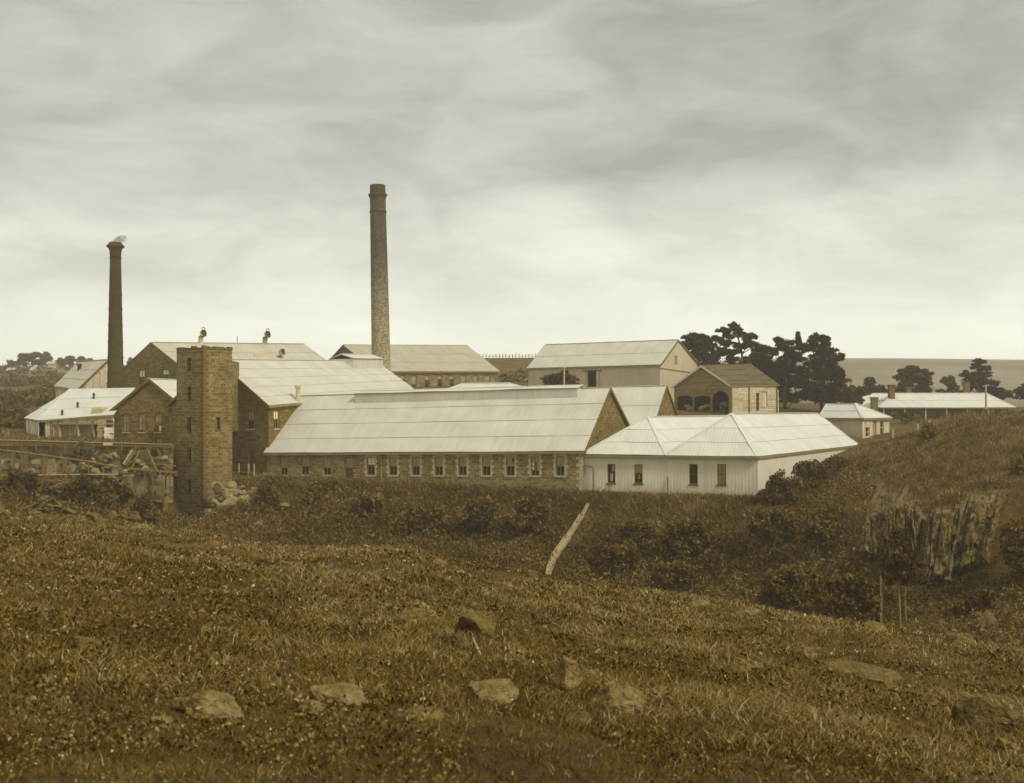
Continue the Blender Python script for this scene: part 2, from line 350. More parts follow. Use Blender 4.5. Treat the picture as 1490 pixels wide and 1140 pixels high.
def fast_mesh(name, co, polys_n, idx, mat, col=None, parent=None, smooth=False):
    """co Nx3, idx flat loop list, polys_n verts per polygon"""
    me = bpy.data.meshes.new(name); nv = len(co); npol = len(idx) // polys_n
    me.vertices.add(nv); me.vertices.foreach_set('co', np.asarray(co, np.float32).ravel())
    me.loops.add(len(idx)); me.loops.foreach_set('vertex_index', np.asarray(idx, np.int32))
    me.polygons.add(npol); me.polygons.foreach_set('loop_start', np.arange(0, len(idx), polys_n, dtype=np.int32))
    if smooth: me.polygons.foreach_set('use_smooth', np.ones(npol, bool))
    if col is not None:
        a = me.color_attributes.new('Col', 'FLOAT_COLOR', 'POINT')
        a.data.foreach_set('color', np.concatenate([np.asarray(col, np.float32), np.ones((nv, 1), np.float32)], 1).ravel())
    me.materials.append(mat); me.update(calc_edges=True); me.validate()
    o = bpy.data.objects.new(name, me); COL.objects.link(o)
    if parent is not None: o.parent = parent
    return o
def tone_arr(Y, k=0.54):
    y = np.asarray(Y) * k
    c = np.stack([np.interp(y, YS, [s[i] for s in STOPS]) for i in range(3)], -1)
    l = c @ np.array([0.2126, 0.7152, 0.0722])
    return np.minimum(0.95, c * (np.asarray(Y) / l)[..., None])
def ground_mat():
    m, t, b = new_mat('pasture_soil', 0.95); L = t.links.new
    tc = N(t, 'ShaderNodeTexCoord')
    def nz(s, d, r=0.6):
        n = N(t, 'ShaderNodeTexNoise'); n.inputs['Scale'].default_value = s; n.inputs['Detail'].default_value = d; n.inputs['Roughness'].default_value = r
        L(tc.outputs['Object'], n.inputs['Vector']); return n.outputs['Fac']
    f = mth(t, 'ADD', mth(t, 'MULTIPLY', nz(0.35, 5), 0.5), mth(t, 'MULTIPLY', nz(3.0, 8, 0.75), 0.5))
    c = ramp(t, f, [(0.36, tone(0.045, .52)), (0.48, tone(0.08, .52)), (0.57, tone(0.12, .52)), (0.68, tone(0.19, .52))])
    sp = N(t, 'ShaderNodeSeparateXYZ'); L(tc.outputs['Object'], sp.inputs[0])     # far hills paled with distance: haze painted into the ground colour
    haze_pale = ramp(t, nz(0.012, 4), [(0.38, tone(0.15, 1.1)), (0.5, tone(0.19, 1.1)), (0.62, tone(0.24, 1.1))])
    c = mixc(t, ramp(t, mth(t, 'DIVIDE', mth(t, 'ADD', sp.outputs[1], mth(t, 'MULTIPLY', nz(0.02, 4), 160)), 1000.0), [(0.36, 0.0), (0.52, 1.0)]), c, haze_pale)
    L(c, b.inputs['Base Color'])
    bp = N(t, 'ShaderNodeBump'); bp.inputs['Strength'].default_value = 0.8; bp.inputs['Distance'].default_value = 0.2; L(nz(5.0, 8, 0.75), bp.inputs['Height']); L(bp.outputs[0], b.inputs['Normal'])
    return m
def build_ground():
    ys = np.concatenate([np.linspace(-14, 3, 14), np.geomspace(3.3, 60, 190), np.linspace(60.4, 135, 175), np.geomspace(136.5, 1500, 110)])
    us = np.linspace(-0.92, 0.92, 330)
    Yg, U = np.meshgrid(ys, us, indexing='ij'); X = U * (Yg + 22)
    Z = hz(X, Yg); co = np.stack([X, Yg, Z], -1).reshape(-1, 3)
    r, c = Yg.shape; i = np.arange(r * c).reshape(r, c)
    idx = np.stack([i[:-1, :-1], i[:-1, 1:], i[1:, 1:], i[1:, :-1]], -1).reshape(-1)
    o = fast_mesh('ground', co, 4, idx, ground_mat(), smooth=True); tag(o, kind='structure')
build_ground()

# ------------------------------------------------------------------ building kit
def xy(v): return Vector((v[0], v[1]))
class Wall:
    """a vertical wall from A to B (left to right as seen from outside)"""
    def __init__(s, A, B):
        s.A, s.B = xy(A), xy(B); d = s.B - s.A; s.len = d.length; s.e = d.normalized(); s.n = Vector((s.e.y, -s.e.x))
    def pt(s, u, z, out=0.0):
        p = s.A + s.e * u + s.n * out; return Vector((p.x, p.y, z))
    def at(s, px, py):
        k = (px - CX) / F
        t = (k * s.A.y - s.A.x) / (s.e.x - k * s.e.y)
        d = s.A.y + s.e.y * t
        return t, CZ + (HY - py) / F * d
    def u_of(s, p): return (xy(p) - s.A).dot(s.e)
    def box(s, mb, u0, u1, z0, z1, d0, d1):
        c = [(u0, d1), (u1, d1), (u1, d0), (u0, d0)]
        mb.box8([s.pt(u, z0, d) for u, d in c] + [s.pt(u, z1, d) for u, d in c])
def rect_of(w, o):
    px, wd, t, b = o['r']; u0, zt = w.at(px - wd / 2, t); u1, _ = w.at(px + wd / 2, t); _, zb = w.at(px, b); _, zt = w.at(px, t)
    return u0, u1, zb, zt
def make_wall(root, w, poly, mat, openings=(), name='wall', recess=0.16):
    mb = MB(); holes = []
    for o in openings:
        u0, u1, z0, z1 = rect_of(w, o)
        lp = [(u0, z0), (u1, z0), (u1, z1), (u0, z1)]
        ar = o.get('arch', 0)
        if ar:
            h = ar * (u1 - u0); c = (u0 + u1) / 2; r = (u1 - u0) / 2
            lp = [(u0, z0), (u1, z0)] + [(c + r * math.cos(a), z1 - h + h * math.sin(a)) for a in [math.pi * q / 8 for q in range(9)]]
        holes.append((o, lp, (u0, u1, z0, z1)))
    loops = [[Vector((u, z, 0)) for u, z in poly]] + [[Vector((u, z, 0)) for u, z in lp][::-1] for _, lp, _ in holes]
    flat = [p for l in loops for p in l]
    for tri in tessellate_polygon(loops):
        a, b, c = (flat[k] for k in tri)
        if (b - a).cross(c - a).z < 0: b, c = c, b
        if abs((b - a).cross(c - a).z) < 1e-7: continue
        mb.face([w.pt(q.x, q.y) for q in (a, b, c)], [(q.x, q.y) for q in (a, b, c)])
    for o, lp, _ in holes:
        dp = -o.get('recess', recess)
        for k in range(len(lp)):
            a, b = lp[k], lp[(k + 1) % len(lp)]
            l = math.hypot(a[0] - b[0], a[1] - b[1])
            mb.face([w.pt(*b), w.pt(*a), w.pt(a[0], a[1], dp), w.pt(b[0], b[1], dp)], [(b[0], b[1]), (a[0], a[1]), (a[0] + .1, a[1] + .1), (b[0] + .1, b[1] + .1)])
    wo = mb.build(name, mat, root)
    for o, lp, (u0, u1, z0, z1) in holes:
        k = o.get('k', 'sash')
        if k == 'open': continue
        if k in ('door', 'slit', 'panel'): fill_plain(root, w, u0, u1, z0, z1, o, k, recess)
        else: sash(root, w, u0, u1, z0, z1, o, recess)
    return wo
def fill_plain(root, w, u0, u1, z0, z1, o, k, recess):
    mb = MB(); d = -o.get('recess', recess)
    w.box(mb, u0 - .02, u1 + .02, z0 - .02, z1 + .02, d - .06, d + .02)
    nm = {'door': 'door', 'slit': 'window', 'panel': 'panel'}[k]
    p = mb.build(nm, M[o.get('m', 'glass')], root)
    if k == 'slit':
        mb = MB(); w.box(mb, u0 - .08, u1 + .08, z0 - .16, z0, -.1, .07); mb.build('sill', M['stone_tower'], p)
        mb = MB(); um = (u0 + u1) / 2; w.box(mb, um - .03, um + .03, z0, z1, d + .02, d + .06)
        for q in (1, 2): zq = z0 + (z1 - z0) * q / 3; w.box(mb, u0, um - .03, zq - .02, zq + .02, d + .021, d + .055); w.box(mb, um + .03, u1, zq - .02, zq + .02, d + .021, d + .055)
        mb.build('glazing_bar', M['trim_mid'], p)
    if k == 'door' and o.get('m') not in ('glass',):
        mb = MB(); uu = u0 + .15 * (u1 - u0); w.box(mb, uu, uu + .08, z0 + .9, z0 + 1.05, d + .02, d + .08); mb.build('handle', M['metal_dark'], p)
def sash(root, w, u0, u1, z0, z1, o, recess):
    d = -recess; fm = M[o.get('fm', 'trim_mid')]; mb = MB(); fw = 0.075
    w.box(mb, u0, u0 + fw, z0, z1, d - .03, d + .05); w.box(mb, u1 - fw, u1, z0, z1, d - .03, d + .05)
    w.box(mb, u0 + fw, u1 - fw, z0, z0 + fw, d - .03, d + .05); w.box(mb, u0 + fw, u1 - fw, z1 - fw, z1, d - .03, d + .05)
    zm = (z0 + z1) / 2
    w.box(mb, u0 + fw, u1 - fw, zm - .035, zm + .035, d - .03, d + .06)
    if o.get('bars', 1):
        um = (u0 + u1) / 2
        w.box(mb, um - .02, um + .02, z0 + fw, zm - .035, d - .02, d + .035); w.box(mb, um - .02, um + .02, zm + .035, z1 - fw, d - .02, d + .035)
    wn = mb.build('window', fm, root)
    mb = MB(); w.box(mb, u0 + .03, u1 - .03, z0 + .03, z1 - .03, d - .05, d - .022); mb.build('pane', M['glass'], wn)
    bl = o.get('blind', 0)
    if bl:
        mb = MB(); w.box(mb, u0 + fw, u1 - fw, z1 - (z1 - z0) * bl, z1 - fw, d - .02, d - .006); mb.build('blind', M[o.get('bm', 'blind')], wn)
    for (a, b, c, e, m) in o.get('bits', []):     # odd pale or dark shapes seen behind the glass, fractions of the window
        mb = MB(); w.box(mb, u0 + (u1 - u0) * a, u0 + (u1 - u0) * b, z0 + (z1 - z0) * c, z0 + (z1 - z0) * e, d - .018, d - .004); mb.build('curtain', M[m], wn)
    mb = MB(); w.box(mb, u0 - .08, u1 + .08, z0 - o.get('sh', .12), z0, -.12, .08); mb.build('sill', M[o.get('sm', 'quoin')], wn)
    if o.get('quoin'):
        mb = MB(); z = z0 - .1; q = 0
        while z < z1 + .02:
            l = (.30 if q % 2 else .17) * random.uniform(.9, 1.1)
            z2 = min(z + .27, z1 + .1)
            w.box(mb, u0 - l, u0 - .005, z + .012, z2 - .012, -.05, .022 + .01 * (q % 2)); l = (.30 if q % 2 else .17) * random.uniform(.9, 1.1); w.box(mb, u1 + .005, u1 + l, z + .012, z2 - .012, -.05, .022 + .01 * (q % 2))
            z = z2 if z2 > z + .05 else z1 + 1; q += 1
        w.box(mb, u0 - .22, u1 + .22, z1 + .012, z1 + .26, -.05, .03)
        mb.build('surround', M['quoin'], wn)
def lerp(a, b, t): return a + (b - a) * t
def course_strips(roof, q, n, mat, lift=0.02):
    """q: eave-left, eave-right, top-right, top-left; n overlapping rows of sheets, each a strip of its own"""
    A, B, C, D = (Vector(p) for p in q)
    nm = (B - A).cross(D - A)
    if nm.length < 1e-6: nm = (B - A).cross(C - A)
    nm.normalize()
    if nm.z < 0: nm = -nm
    e = (B - A).normalized(); sl = ((lerp(C, D, .5)) - lerp(A, B, .5)); sl = sl - e * sl.dot(e); sl.normalize()
    for k in range(n):
        t0, t1 = k / n - (0.02 if k else 0), (k + 1) / n
        a, b, c, d = lerp(A, D, t0), lerp(B, C, t0), lerp(B, C, t1), lerp(A, D, t1)
        lo, hi = nm * (lift + .045), nm * (lift + .008)
        mb = MB(); uvf = lambda p: ((p - A).dot(e) + k * .37, (p - A).dot(sl)); m = max(1, min(14, int((b - a).length / 2.2)))
        wob = lambda p, f=1.0: nm * (float(vnoise(np.array([p.x / 2.6]), np.array([p.y / 2.6 + p.z]), 31)[0]) * .07 * f + .03 * f)
        T = [lerp(a, b, j / m) for j in range(m + 1)]; U = [lerp(d, c, j / m) for j in range(m + 1)]
        T = [p + lo + wob(p) for p in T]; U = [p + hi + wob(p, .5) for p in U]
        for j in range(m):
            q4 = [T[j], T[j + 1], U[j + 1], U[j]]
            if (U[j] - U[j + 1]).length < 1e-4: q4 = q4[:3]
            mb.face(q4, [uvf(p) for p in q4])
            lp = [T[j] - nm * .05, T[j + 1] - nm * .05, T[j + 1], T[j]]; mb.face(lp, [uvf(p) for p in lp])
        for x, y in ((T[-1], U[-1]), (U[0], T[0])):
            qd = [x - nm * .05, y - nm * .05, y, x]; mb.face(qd, [uvf(p) for p in qd])
        mb.build('roof_course', mat, roof)
def make_roof(root, faces, mat, n, caps=(), cap_mat=None, thick=0.1, name='roof'):
    mb = MB()
    for q in faces:
        q = [Vector(p) for p in q]; dn = Vector((0, 0, -thick))
        pts = [p for k, p in enumerate(q) if k == 0 or (p - q[k - 1]).length > 1e-4]
        mb.face([p + dn for p in pts][::-1])
        for k in range(n):
            a, b, c, d = lerp(q[0], q[3], k / n), lerp(q[1], q[2], k / n), lerp(q[1], q[2], (k + 1) / n), lerp(q[0], q[3], (k + 1) / n)
            mb.face([a, b, c, d] if (c - d).length > 1e-4 else [a, b, c])
        for k in range(len(pts)):
            a, b = pts[k], pts[(k + 1) % len(pts)]; mb.face([a + dn, b + dn, b, a])
    r = mb.build(name, M['trim_mid'], root)
    for q in faces: course_strips(r, q, n, mat)
    for a, b in caps:
        mb = MB(); u = Vector((0, 0, .07)); mb.bar(Vector(a) + u, Vector(b) + u, .34, .07); mb.build('ridge_cap', cap_mat or mat, r)
    return r
def gable(root, FL, FR, RL, RR, BL=None, BR=None, z0=0.0, wm='stone', rm='roof', n=4, front=(), right=(), left=(), oe=.28, og=.22, barge='trim_dark', gutter=True, gm=None, cap=True, walls='frlb'):
    FL, FR, RL, RR = (Vector(p) for p in (FL, FR, RL, RR))
    BL = Vector(BL) if BL is not None else Vector((2 * RL.x - FL.x, 2 * RL.y - FL.y, FL.z)); BR = Vector(BR) if BR is not None else Vector((2 * RR.x - FR.x, 2 * RR.y - FR.y, FR.z))
    gm = gm or wm; W4 = {}
    if 'f' in walls:
        w = W4['f'] = Wall(FL, FR); make_wall(root, w, [(0, z0), (w.len, z0), (w.len, FR.z), (0, FL.z)], M[wm], front)
    w = W4['r'] = Wall(FR, BR); make_wall(root, w, [(0, z0), (w.len, z0), (w.len, BR.z), (w.u_of(RR), RR.z), (0, FR.z)], M[gm], right)
    w = W4['l'] = Wall(BL, FL); make_wall(root, w, [(0, z0), (w.len, z0), (w.len, FL.z), (w.u_of(RL), RL.z), (0, BL.z)], M[gm], left)
    w = W4['b'] = Wall(BR, BL); make_wall(root, w, [(0, z0), (w.len, z0), (w.len, BL.z), (0, BR.z)], M[wm])
    rd = (RR - RL).normalized() * og
    def ext(e, r): return e + (e - r).normalized() * oe
    up = Vector((0, 0, .1))
    f1 = [ext(FL, RL) - rd + up, ext(FR, RR) + rd + up, RR + rd + up, RL - rd + up]
    f2 = [ext(BR, RR) + rd + up, ext(BL, RL) - rd + up, RL - rd + up, RR + rd + up]
    r = make_roof(root, [f1, f2], M[rm], n, [(RL - rd + up, RR + rd + up)] if cap else [])
    if barge:
        for e1, rr, e2, s in ((f1[1], f1[2], f2[0], 1), (f1[0], f1[3], f2[1], -1)):
            for e in (e1, e2):
                mb = MB(); o = rd.normalized() * (.05 * s); dz = Vector((0, 0, -.10)); mb.bar(e + o + dz, rr + o + dz, .07, .26); mb.build('bargeboard', M[barge], root)
    if gutter:
        mb = MB(); o = Vector((0, 0, -.1)) + (f1[0] - f1[3]).normalized() * .06; mb.bar(f1[0] + o, f1[1] + o, .14, .14); mb.build('gutter', M['gutter'], root)
    return W4, r
def hip(root, E, R, z0, wm, rm, n, caps_mat=None, openings=None, oe=.3, wall_mats=None, capw=True):
    """E: four eave corners (front-left, front-right, back-right, back-left); R: two ridge ends (near, far): near hip faces the E0-E1 side"""
    E = [Vector(p) for p in E]; R = [Vector(p) for p in R]; openings = openings or {}
    for k in range(4):
        a, b = E[k], E[(k + 1) % 4]; w = Wall(a, b)
        make_wall(root, w, [(0, z0), (w.len, z0), (w.len, b.z), (0, a.z)], M[(wall_mats or {}).get(k, wm)], openings.get(k, ()))
    c = sum(E, Vector()) / 4
    up = Vector((0, 0, .08)); X = []
    for k, p in enumerate(E):
        dv = Vector((p.x - c.x, p.y - c.y, 0)); dv = dv.normalized() * oe * 1.3; X.append(p + dv + Vector((0, 0, -.18)) + up)
    n0, n1 = R[0] + up, R[1] + up
    faces = [[X[0], X[1], n0, n0], [X[1], X[2], n1, n0], [X[2], X[3], n1, n1], [X[3], X[0], n0, n1]]
    caps = [(X[0], n0), (X[1], n0), (X[2], n1), (X[3], n1), (n0, n1)]
    r = make_roof(root, faces, M[rm], n, caps if capw else [], caps_mat)
    for k in (0, 1, 3):
        a, b = X[k], X[(k + 1) % 4]; t = (b - a).normalized() * .1
        mb = MB(); o = Vector((0, 0, -.12)); mb.bar(a + t + o, b - t + o, .13, .13); mb.build('gutter', M['gutter'], root)
    return r
def base_loc(*pts, z=0.0):
    c = sum((Vector((p[0], p[1], 0)) for p in pts), Vector()) / len(pts); return (c.x, c.y, z)

# ------------------------------------------------------------------ the long stone shed
def stone_shed():
    FL, FR = P(388, 659, 112), P(848, 656.5, 100); RL, RR = P(440, 578, 119.8), P(885, 566, 107.8)
    BR = P(925, 645, 117)
    r = thing('stone_mill_shed', base_loc(FL, FR, z=2.5), 'long stone mill shed with row of sash windows and ridge monitor above the scrub bank', 'mill building')
    op = []
    for k, px in enumerate((413, 443.6, 475.6, 539.5, 572, 605, 638.5, 673, 707.6, 742.5, 778.5, 815)):
        t, b = np.interp(px, (413, 815), (666, 664.3)), np.interp(px, (413, 815), (691.5, 692.8))
        o = dict(r=(px, np.interp(px, (413, 815), (11, 12.6)), t, b), blind=.5, quoin=(k >= 3), arch=.08)
        if k in (3,): o['blind'] = .42; o['bm'] = 'white_cloth'
        if k in (0, 2): o['blind'] = .6
        if k == 9: o['bits'] = [(.65, .92, .72, .92, 'glass')]
        if k == 10: o['blind'] = .3; o['bits'] = [(.12, .34, .3, .68, 'white_cloth'), (.62, .9, .25, .7, 'blind')]
        op.append(o)
    op.append(dict(r=(507.5, 12, 665.5, 706), k='door', m='trim_dark', recess=.3))
    op.append(dict(r=(519.5, 7, 701.5, 708), k='panel', m='trim_dark'))
    op.append(dict(r=(582.5, 11, 700.5, 706.5), k='panel', m='trim_dark'))
    W4, roof = gable(r, FL, FR, RL, RR, None, BR, -1.5, 'stone', 'roof', 4, op, (), (), gm='stone_dark')
    w = W4['f']
    mb = MB(); u0, z1 = w.at(501.8, 666.5); u1, z0 = w.at(513, 681); w.box(mb, u0, u1, z0, z1, -.24, -.2); mb.build('fanlight', M['blind'], r)
    mb = MB(); u, z = w.at(555.5, 660); mb.tube([w.pt(u, z, .12), w.pt(u, z - 3.4, .12)], [.07, .07], 8); mb.build('downpipe', M['gutter'], r)
    # quoins at the right corner
    mb = MB(); z = 1.0; q = 0
    while z < FR.z - .15:
        l = .62 if q % 2 else .36; w.box(mb, w.len - l, w.len + .03, z + .012, z + .30, -.1, .03); z += .31; q += 1
    tag(mb.build('corner_quoins', M['quoin'], r), kind='stuff')
    # ridge monitor
    rd = (RR - RL).normalized(); sl = (FR - RR).normalized()
    def on_ridge(px):
        w2 = Wall(RL, RR); u, _ = w2.at(px, 570); t = u / w2.len; return lerp(RL, RR, t)
    a, b = on_ridge(526), on_ridge(846)
    pf = Vector((w.n.x, w.n.y, 0)); h = 0.72; hw = 1.45
    A0, B0 = a + pf * hw, b + pf * hw; A1, B1 = a - pf * hw, b - pf * hw
    mz = lambda p, dz: Vector((p.x, p.y, p.z + dz))
    eav = .10
    for nm, (p, q) in {'f': (A0, B0), 'r': (B0, B1), 'l': (A1, A0), 'b': (B1, A1)}.items():
        ww = Wall(p, q); make_wall(r, ww, [(0, p.z - 1.4), (ww.len, q.z - 1.4), (ww.len, q.z + eav), (0, p.z + eav)], M['roof'], name='monitor_wall')
    up = .40
    o = pf * .07; e = rd * .12
    make_roof(r, [[mz(A0, eav) + o - e, mz(B0, eav) + o + e, mz(b, up) + e, mz(a, up) - e], [mz(B1, eav) - o + e, mz(A1, eav) - o - e, mz(a, up) - e, mz(b, up) + e]], M['roof_pale'], 1, [(mz(a, up) - e, mz(b, up) + e)], M['roof_pale'], name='monitor_roof', thick=.06)
    mb = MB(); f = mz(A0, -1.02) + pf * .05; g = mz(B0, -1.02) + pf * .05; mb.bar(f, g, .1, .1); mb.build('monitor_flashing', M['trim_mid'], r)
    return W4
stone_shed()
def second_shed():
    RR, RL = P(967, 563, 124), P(600, 574, 134)
    FR = Vector((RR.x - 3.0, RR.y - 7.6, 6.6)); FL = Vector((RL.x - 3.0, RL.y - 7.6, 6.6)); BR = Vector((RR.x + 3.6, RR.y + 8, 6.6)); BL = Vector((RL.x + 3.6, RL.y + 8, 6.6))
    r = thing('stone_back_shed', base_loc(FL, FR, BR, z=4), 'second stone shed behind the long shed, only its pale roof and pointed gable showing', 'mill building')
    gable(r, FL, FR, RL, RR, BL, BR, 0, 'stone_dark', 'roof', 3)
    a, b = lerp(RL, RR, .12), lerp(RL, RR, .44)
    rd = (RR - RL).normalized(); pf = Vector((-.37, -.93, 0)); mz = lambda p, dz: Vector((p.x, p.y, p.z + dz))
    a = P(652, 566, 132); b = P(760, 566, 129.5)
    a2, b2 = P(672, 558.5, 133.5), P(742, 558, 131.8)
    bk = Vector((1.4, 3.4, 0))
    faces = [[a, b, b2, a2], [b + bk, a + bk, a2, b2], [b, b + bk, b2, b2], [a + bk, a, a2, a2]]
    make_roof(r, faces, M['roof_pale'], 1, [(a2, b2)], M['roof_pale'], thick=.06, name='lantern_roof')
    for p, q in ((a, b), (b, b + bk), (b + bk, a + bk), (a + bk, a)):
        ww = Wall(p, q); make_wall(r, ww, [(0, 10.5), (ww.len, 10.5), (ww.len, q.z), (0, p.z)], M['trim_pale'], name='lantern_wall')
second_shed()

# ------------------------------------------------------------------ tall gabled mill beside the tower
def gabled_mill():
    C, G, A, E = P(391, 590, 112.4), P(246, 590, 119.5), P(318, 525, 116.2), P(546, 527, 153)
    FR = Vector((C.x + (E.x - A.x), C.y + (E.y - A.y), 12.6)); BR = Vector((G.x + (E.x - A.x), G.y + (E.y - A.y), 12.6))
    r = thing('gabled_stone_mill', base_loc(C, G, z=4), 'tall gabled stone mill with broad pale iron roof directly right of the square tower', 'mill building')
    left = [dict(r=(364.3, 9.5, 598, 624.5), blind=.55, fm='trim_dark', quoin=False), dict(r=(366.5, 9, 657, 686), k='door', m='trim_dark', arch=.5, recess=.3)]
    front = [dict(r=(402.5, 8, 597.5, 624), blind=.45, bm='white_cloth', fm='trim_mid')]
    W4, roof = gable(r, C, FR, A, E, G, BR, -2, 'stone_dark', 'roof', 5, front, (), left, og=.3)
    # short iron flue with a cap at the eave
    p = W4['f'].pt(W4['f'].at(434, 570)[0], 0, .0)
    mb = MB(); b = P(434, 589, 118.2); t = P(433.6, 563, 118.2); mb.tube([b - Vector((0, 0, 1)), t], [.27, .25], 10); mb.tube([t - Vector((0, 0, .12)), t + Vector((0, 0, .12))], [.36, .36], 10); mb.build('flue', M['metal_pale'], r)
    # monitor at the far end of the ridge
    rd = (E - A).normalized(); pf = Vector((W4['f'].n.x, W4['f'].n.y, 0))
    w2 = Wall(A, E); a = lerp(A, E, w2.at(497, 525)[0] / w2.len); b = lerp(A, E, w2.at(541, 526)[0] / w2.len)
    hw = 1.7; mz = lambda p, dz: Vector((p.x, p.y, p.z + dz))
    A0, B0, A1, B1 = a + pf * hw, b + pf * hw, a - pf * hw, b - pf * hw
    for p, q in ((A0, B0), (B0, B1), (B1, A1), (A1, A0)):
        ww = Wall(p, q); make_wall(r, ww, [(0, p.z - 1.6), (ww.len, q.z - 1.6), (ww.len, q.z + .35), (0, p.z + .35)], M['roof'], name='monitor_wall')
    o, e = pf * .08, rd * .12
    make_roof(r, [[mz(A0, .35) + o - e, mz(B0, .35) + o + e, mz(b, .95) + e, mz(a, .95) - e], [mz(B1, .35) - o + e, mz(A1, .35) - o - e, mz(a, .95) - e, mz(b, .95) + e]], M['roof_pale'], 1, [(mz(a, .95) - e, mz(b, .95) + e)], M['roof_pale'], name='monitor_roof', thick=.06)
    # low timber steps and landing at the door
    lw = W4['l']
    mb = MB(); u, z = lw.at(366, 687)
    for k in range(5): lw.box(mb, u + .7 + k * .28, u + .98 + k * .28, z - .22 * (k + 1), z - .22 * (k + 1) + .08, .1, 1.1)
    lw.box(mb, u - .8, u + .7, z - .12, z, .02, 1.1)
    mb.build('door_steps', M['timber'], r)
    for px in (358, 372, 380):
        mb = MB(); u2, _ = lw.at(px, 690); lw.box(mb, u2 - .06, u2 + .06, z - 1.6, z + .9, 1.0, 1.12); mb.build('landing_post', M['timber_pale'], r)
gabled_mill()

# ------------------------------------------------------------------ square tower
def tower():
    c, l, rr = P(296, 507, 108), P(257, 508.5, 110.9), P(338, 508, 110.9)
    back = Vector((l.x + rr.x - c.x, l.y + rr.y - c.y, 16.2)); zt = 16.25; z0 = -2.5
    r = thing('stone_tower', (c.x, c.y + 2.6, -1), 'tall square stone stair tower with narrow slit windows standing at the gorge edge', 'tower')
    wl, wr = Wall(l, c), Wall(c, rr)
    lo = [dict(r=(275.5, 6.5, t, b), k='slit', m='glass', recess=.3) for t, b in ((521, 539), (563, 582), (607.5, 628), (653, 671), (698, 717), (746, 765))]
    ro = [dict(r=(317.5, 6.5, 607.5, 625), k='slit', m='glass', recess=.3)]
    for w, o in ((wl, lo), (wr, ro), (Wall(rr, back), ()), (Wall(back, l), ())):
        make_wall(r, w, [(0, z0), (w.len, z0), (w.len, zt), (0, zt)], M['stone_tower'], o)
    for w in (wl, wr):
        mb = MB(); w.box(mb, -.06, w.len + .06, 9.95, 10.08, 0, .05); mb.build('string_course', M['stone_tower'], r)
    # roof slab and uneven parapet stones
    mb = MB(); mb.box8([Vector((p.x, p.y, zt - .4)) for p in (c, rr, back, l)] + [Vector((p.x, p.y, zt - .25)) for p in (c, rr, back, l)]); mb.build('roof', M['trim_mid'], r)
    for w in (wl, wr, Wall(rr, back), Wall(back, l)):
        u = 0
        while u < w.len - .2:
            du = min(random.uniform(.5, .8), w.len - u); mb = MB(); w.box(mb, u + .01, u + du - .01, zt, zt + random.uniform(.12, .32), -.34, .05); mb.build('coping_stone', M['stone_tower'], r); u += du
    # alternating quoins up the front corner
    mb = MB(); z = z0; q = 0
    while z < zt - .3:
        a, b = (.62, .34) if q % 2 else (.34, .62)
        wl.box(mb, wl.len - a, wl.len + .012, z + .012, z + .33, -.1, .028 + .006 * (q % 2)); wr.box(mb, .03, b, z + .012, z + .33, -.1, .026 + .006 * (q % 2)); z += .345; q += 1
    tag(mb.build('corner_quoins', M['stone_tower'], r), kind='stuff')
    # stepped stub of wall that ties the tower to the mill
    mb = MB(); t1 = Vector((rr.x - .2, rr.y + .05, 0)); mb.box8([Vector((t1.x + a, t1.y + b, 8)) for a, b in ((-.7, .3), (.12, .3), (-.1, 4), (-1.3, 4))] + [Vector((t1.x + a, t1.y + b, 15.2)) for a, b in ((-.7, .3), (.12, .3), (-.1, 4), (-1.3, 4))]); mb.build('tie_wall', M['stone_tower'], r)
tower()

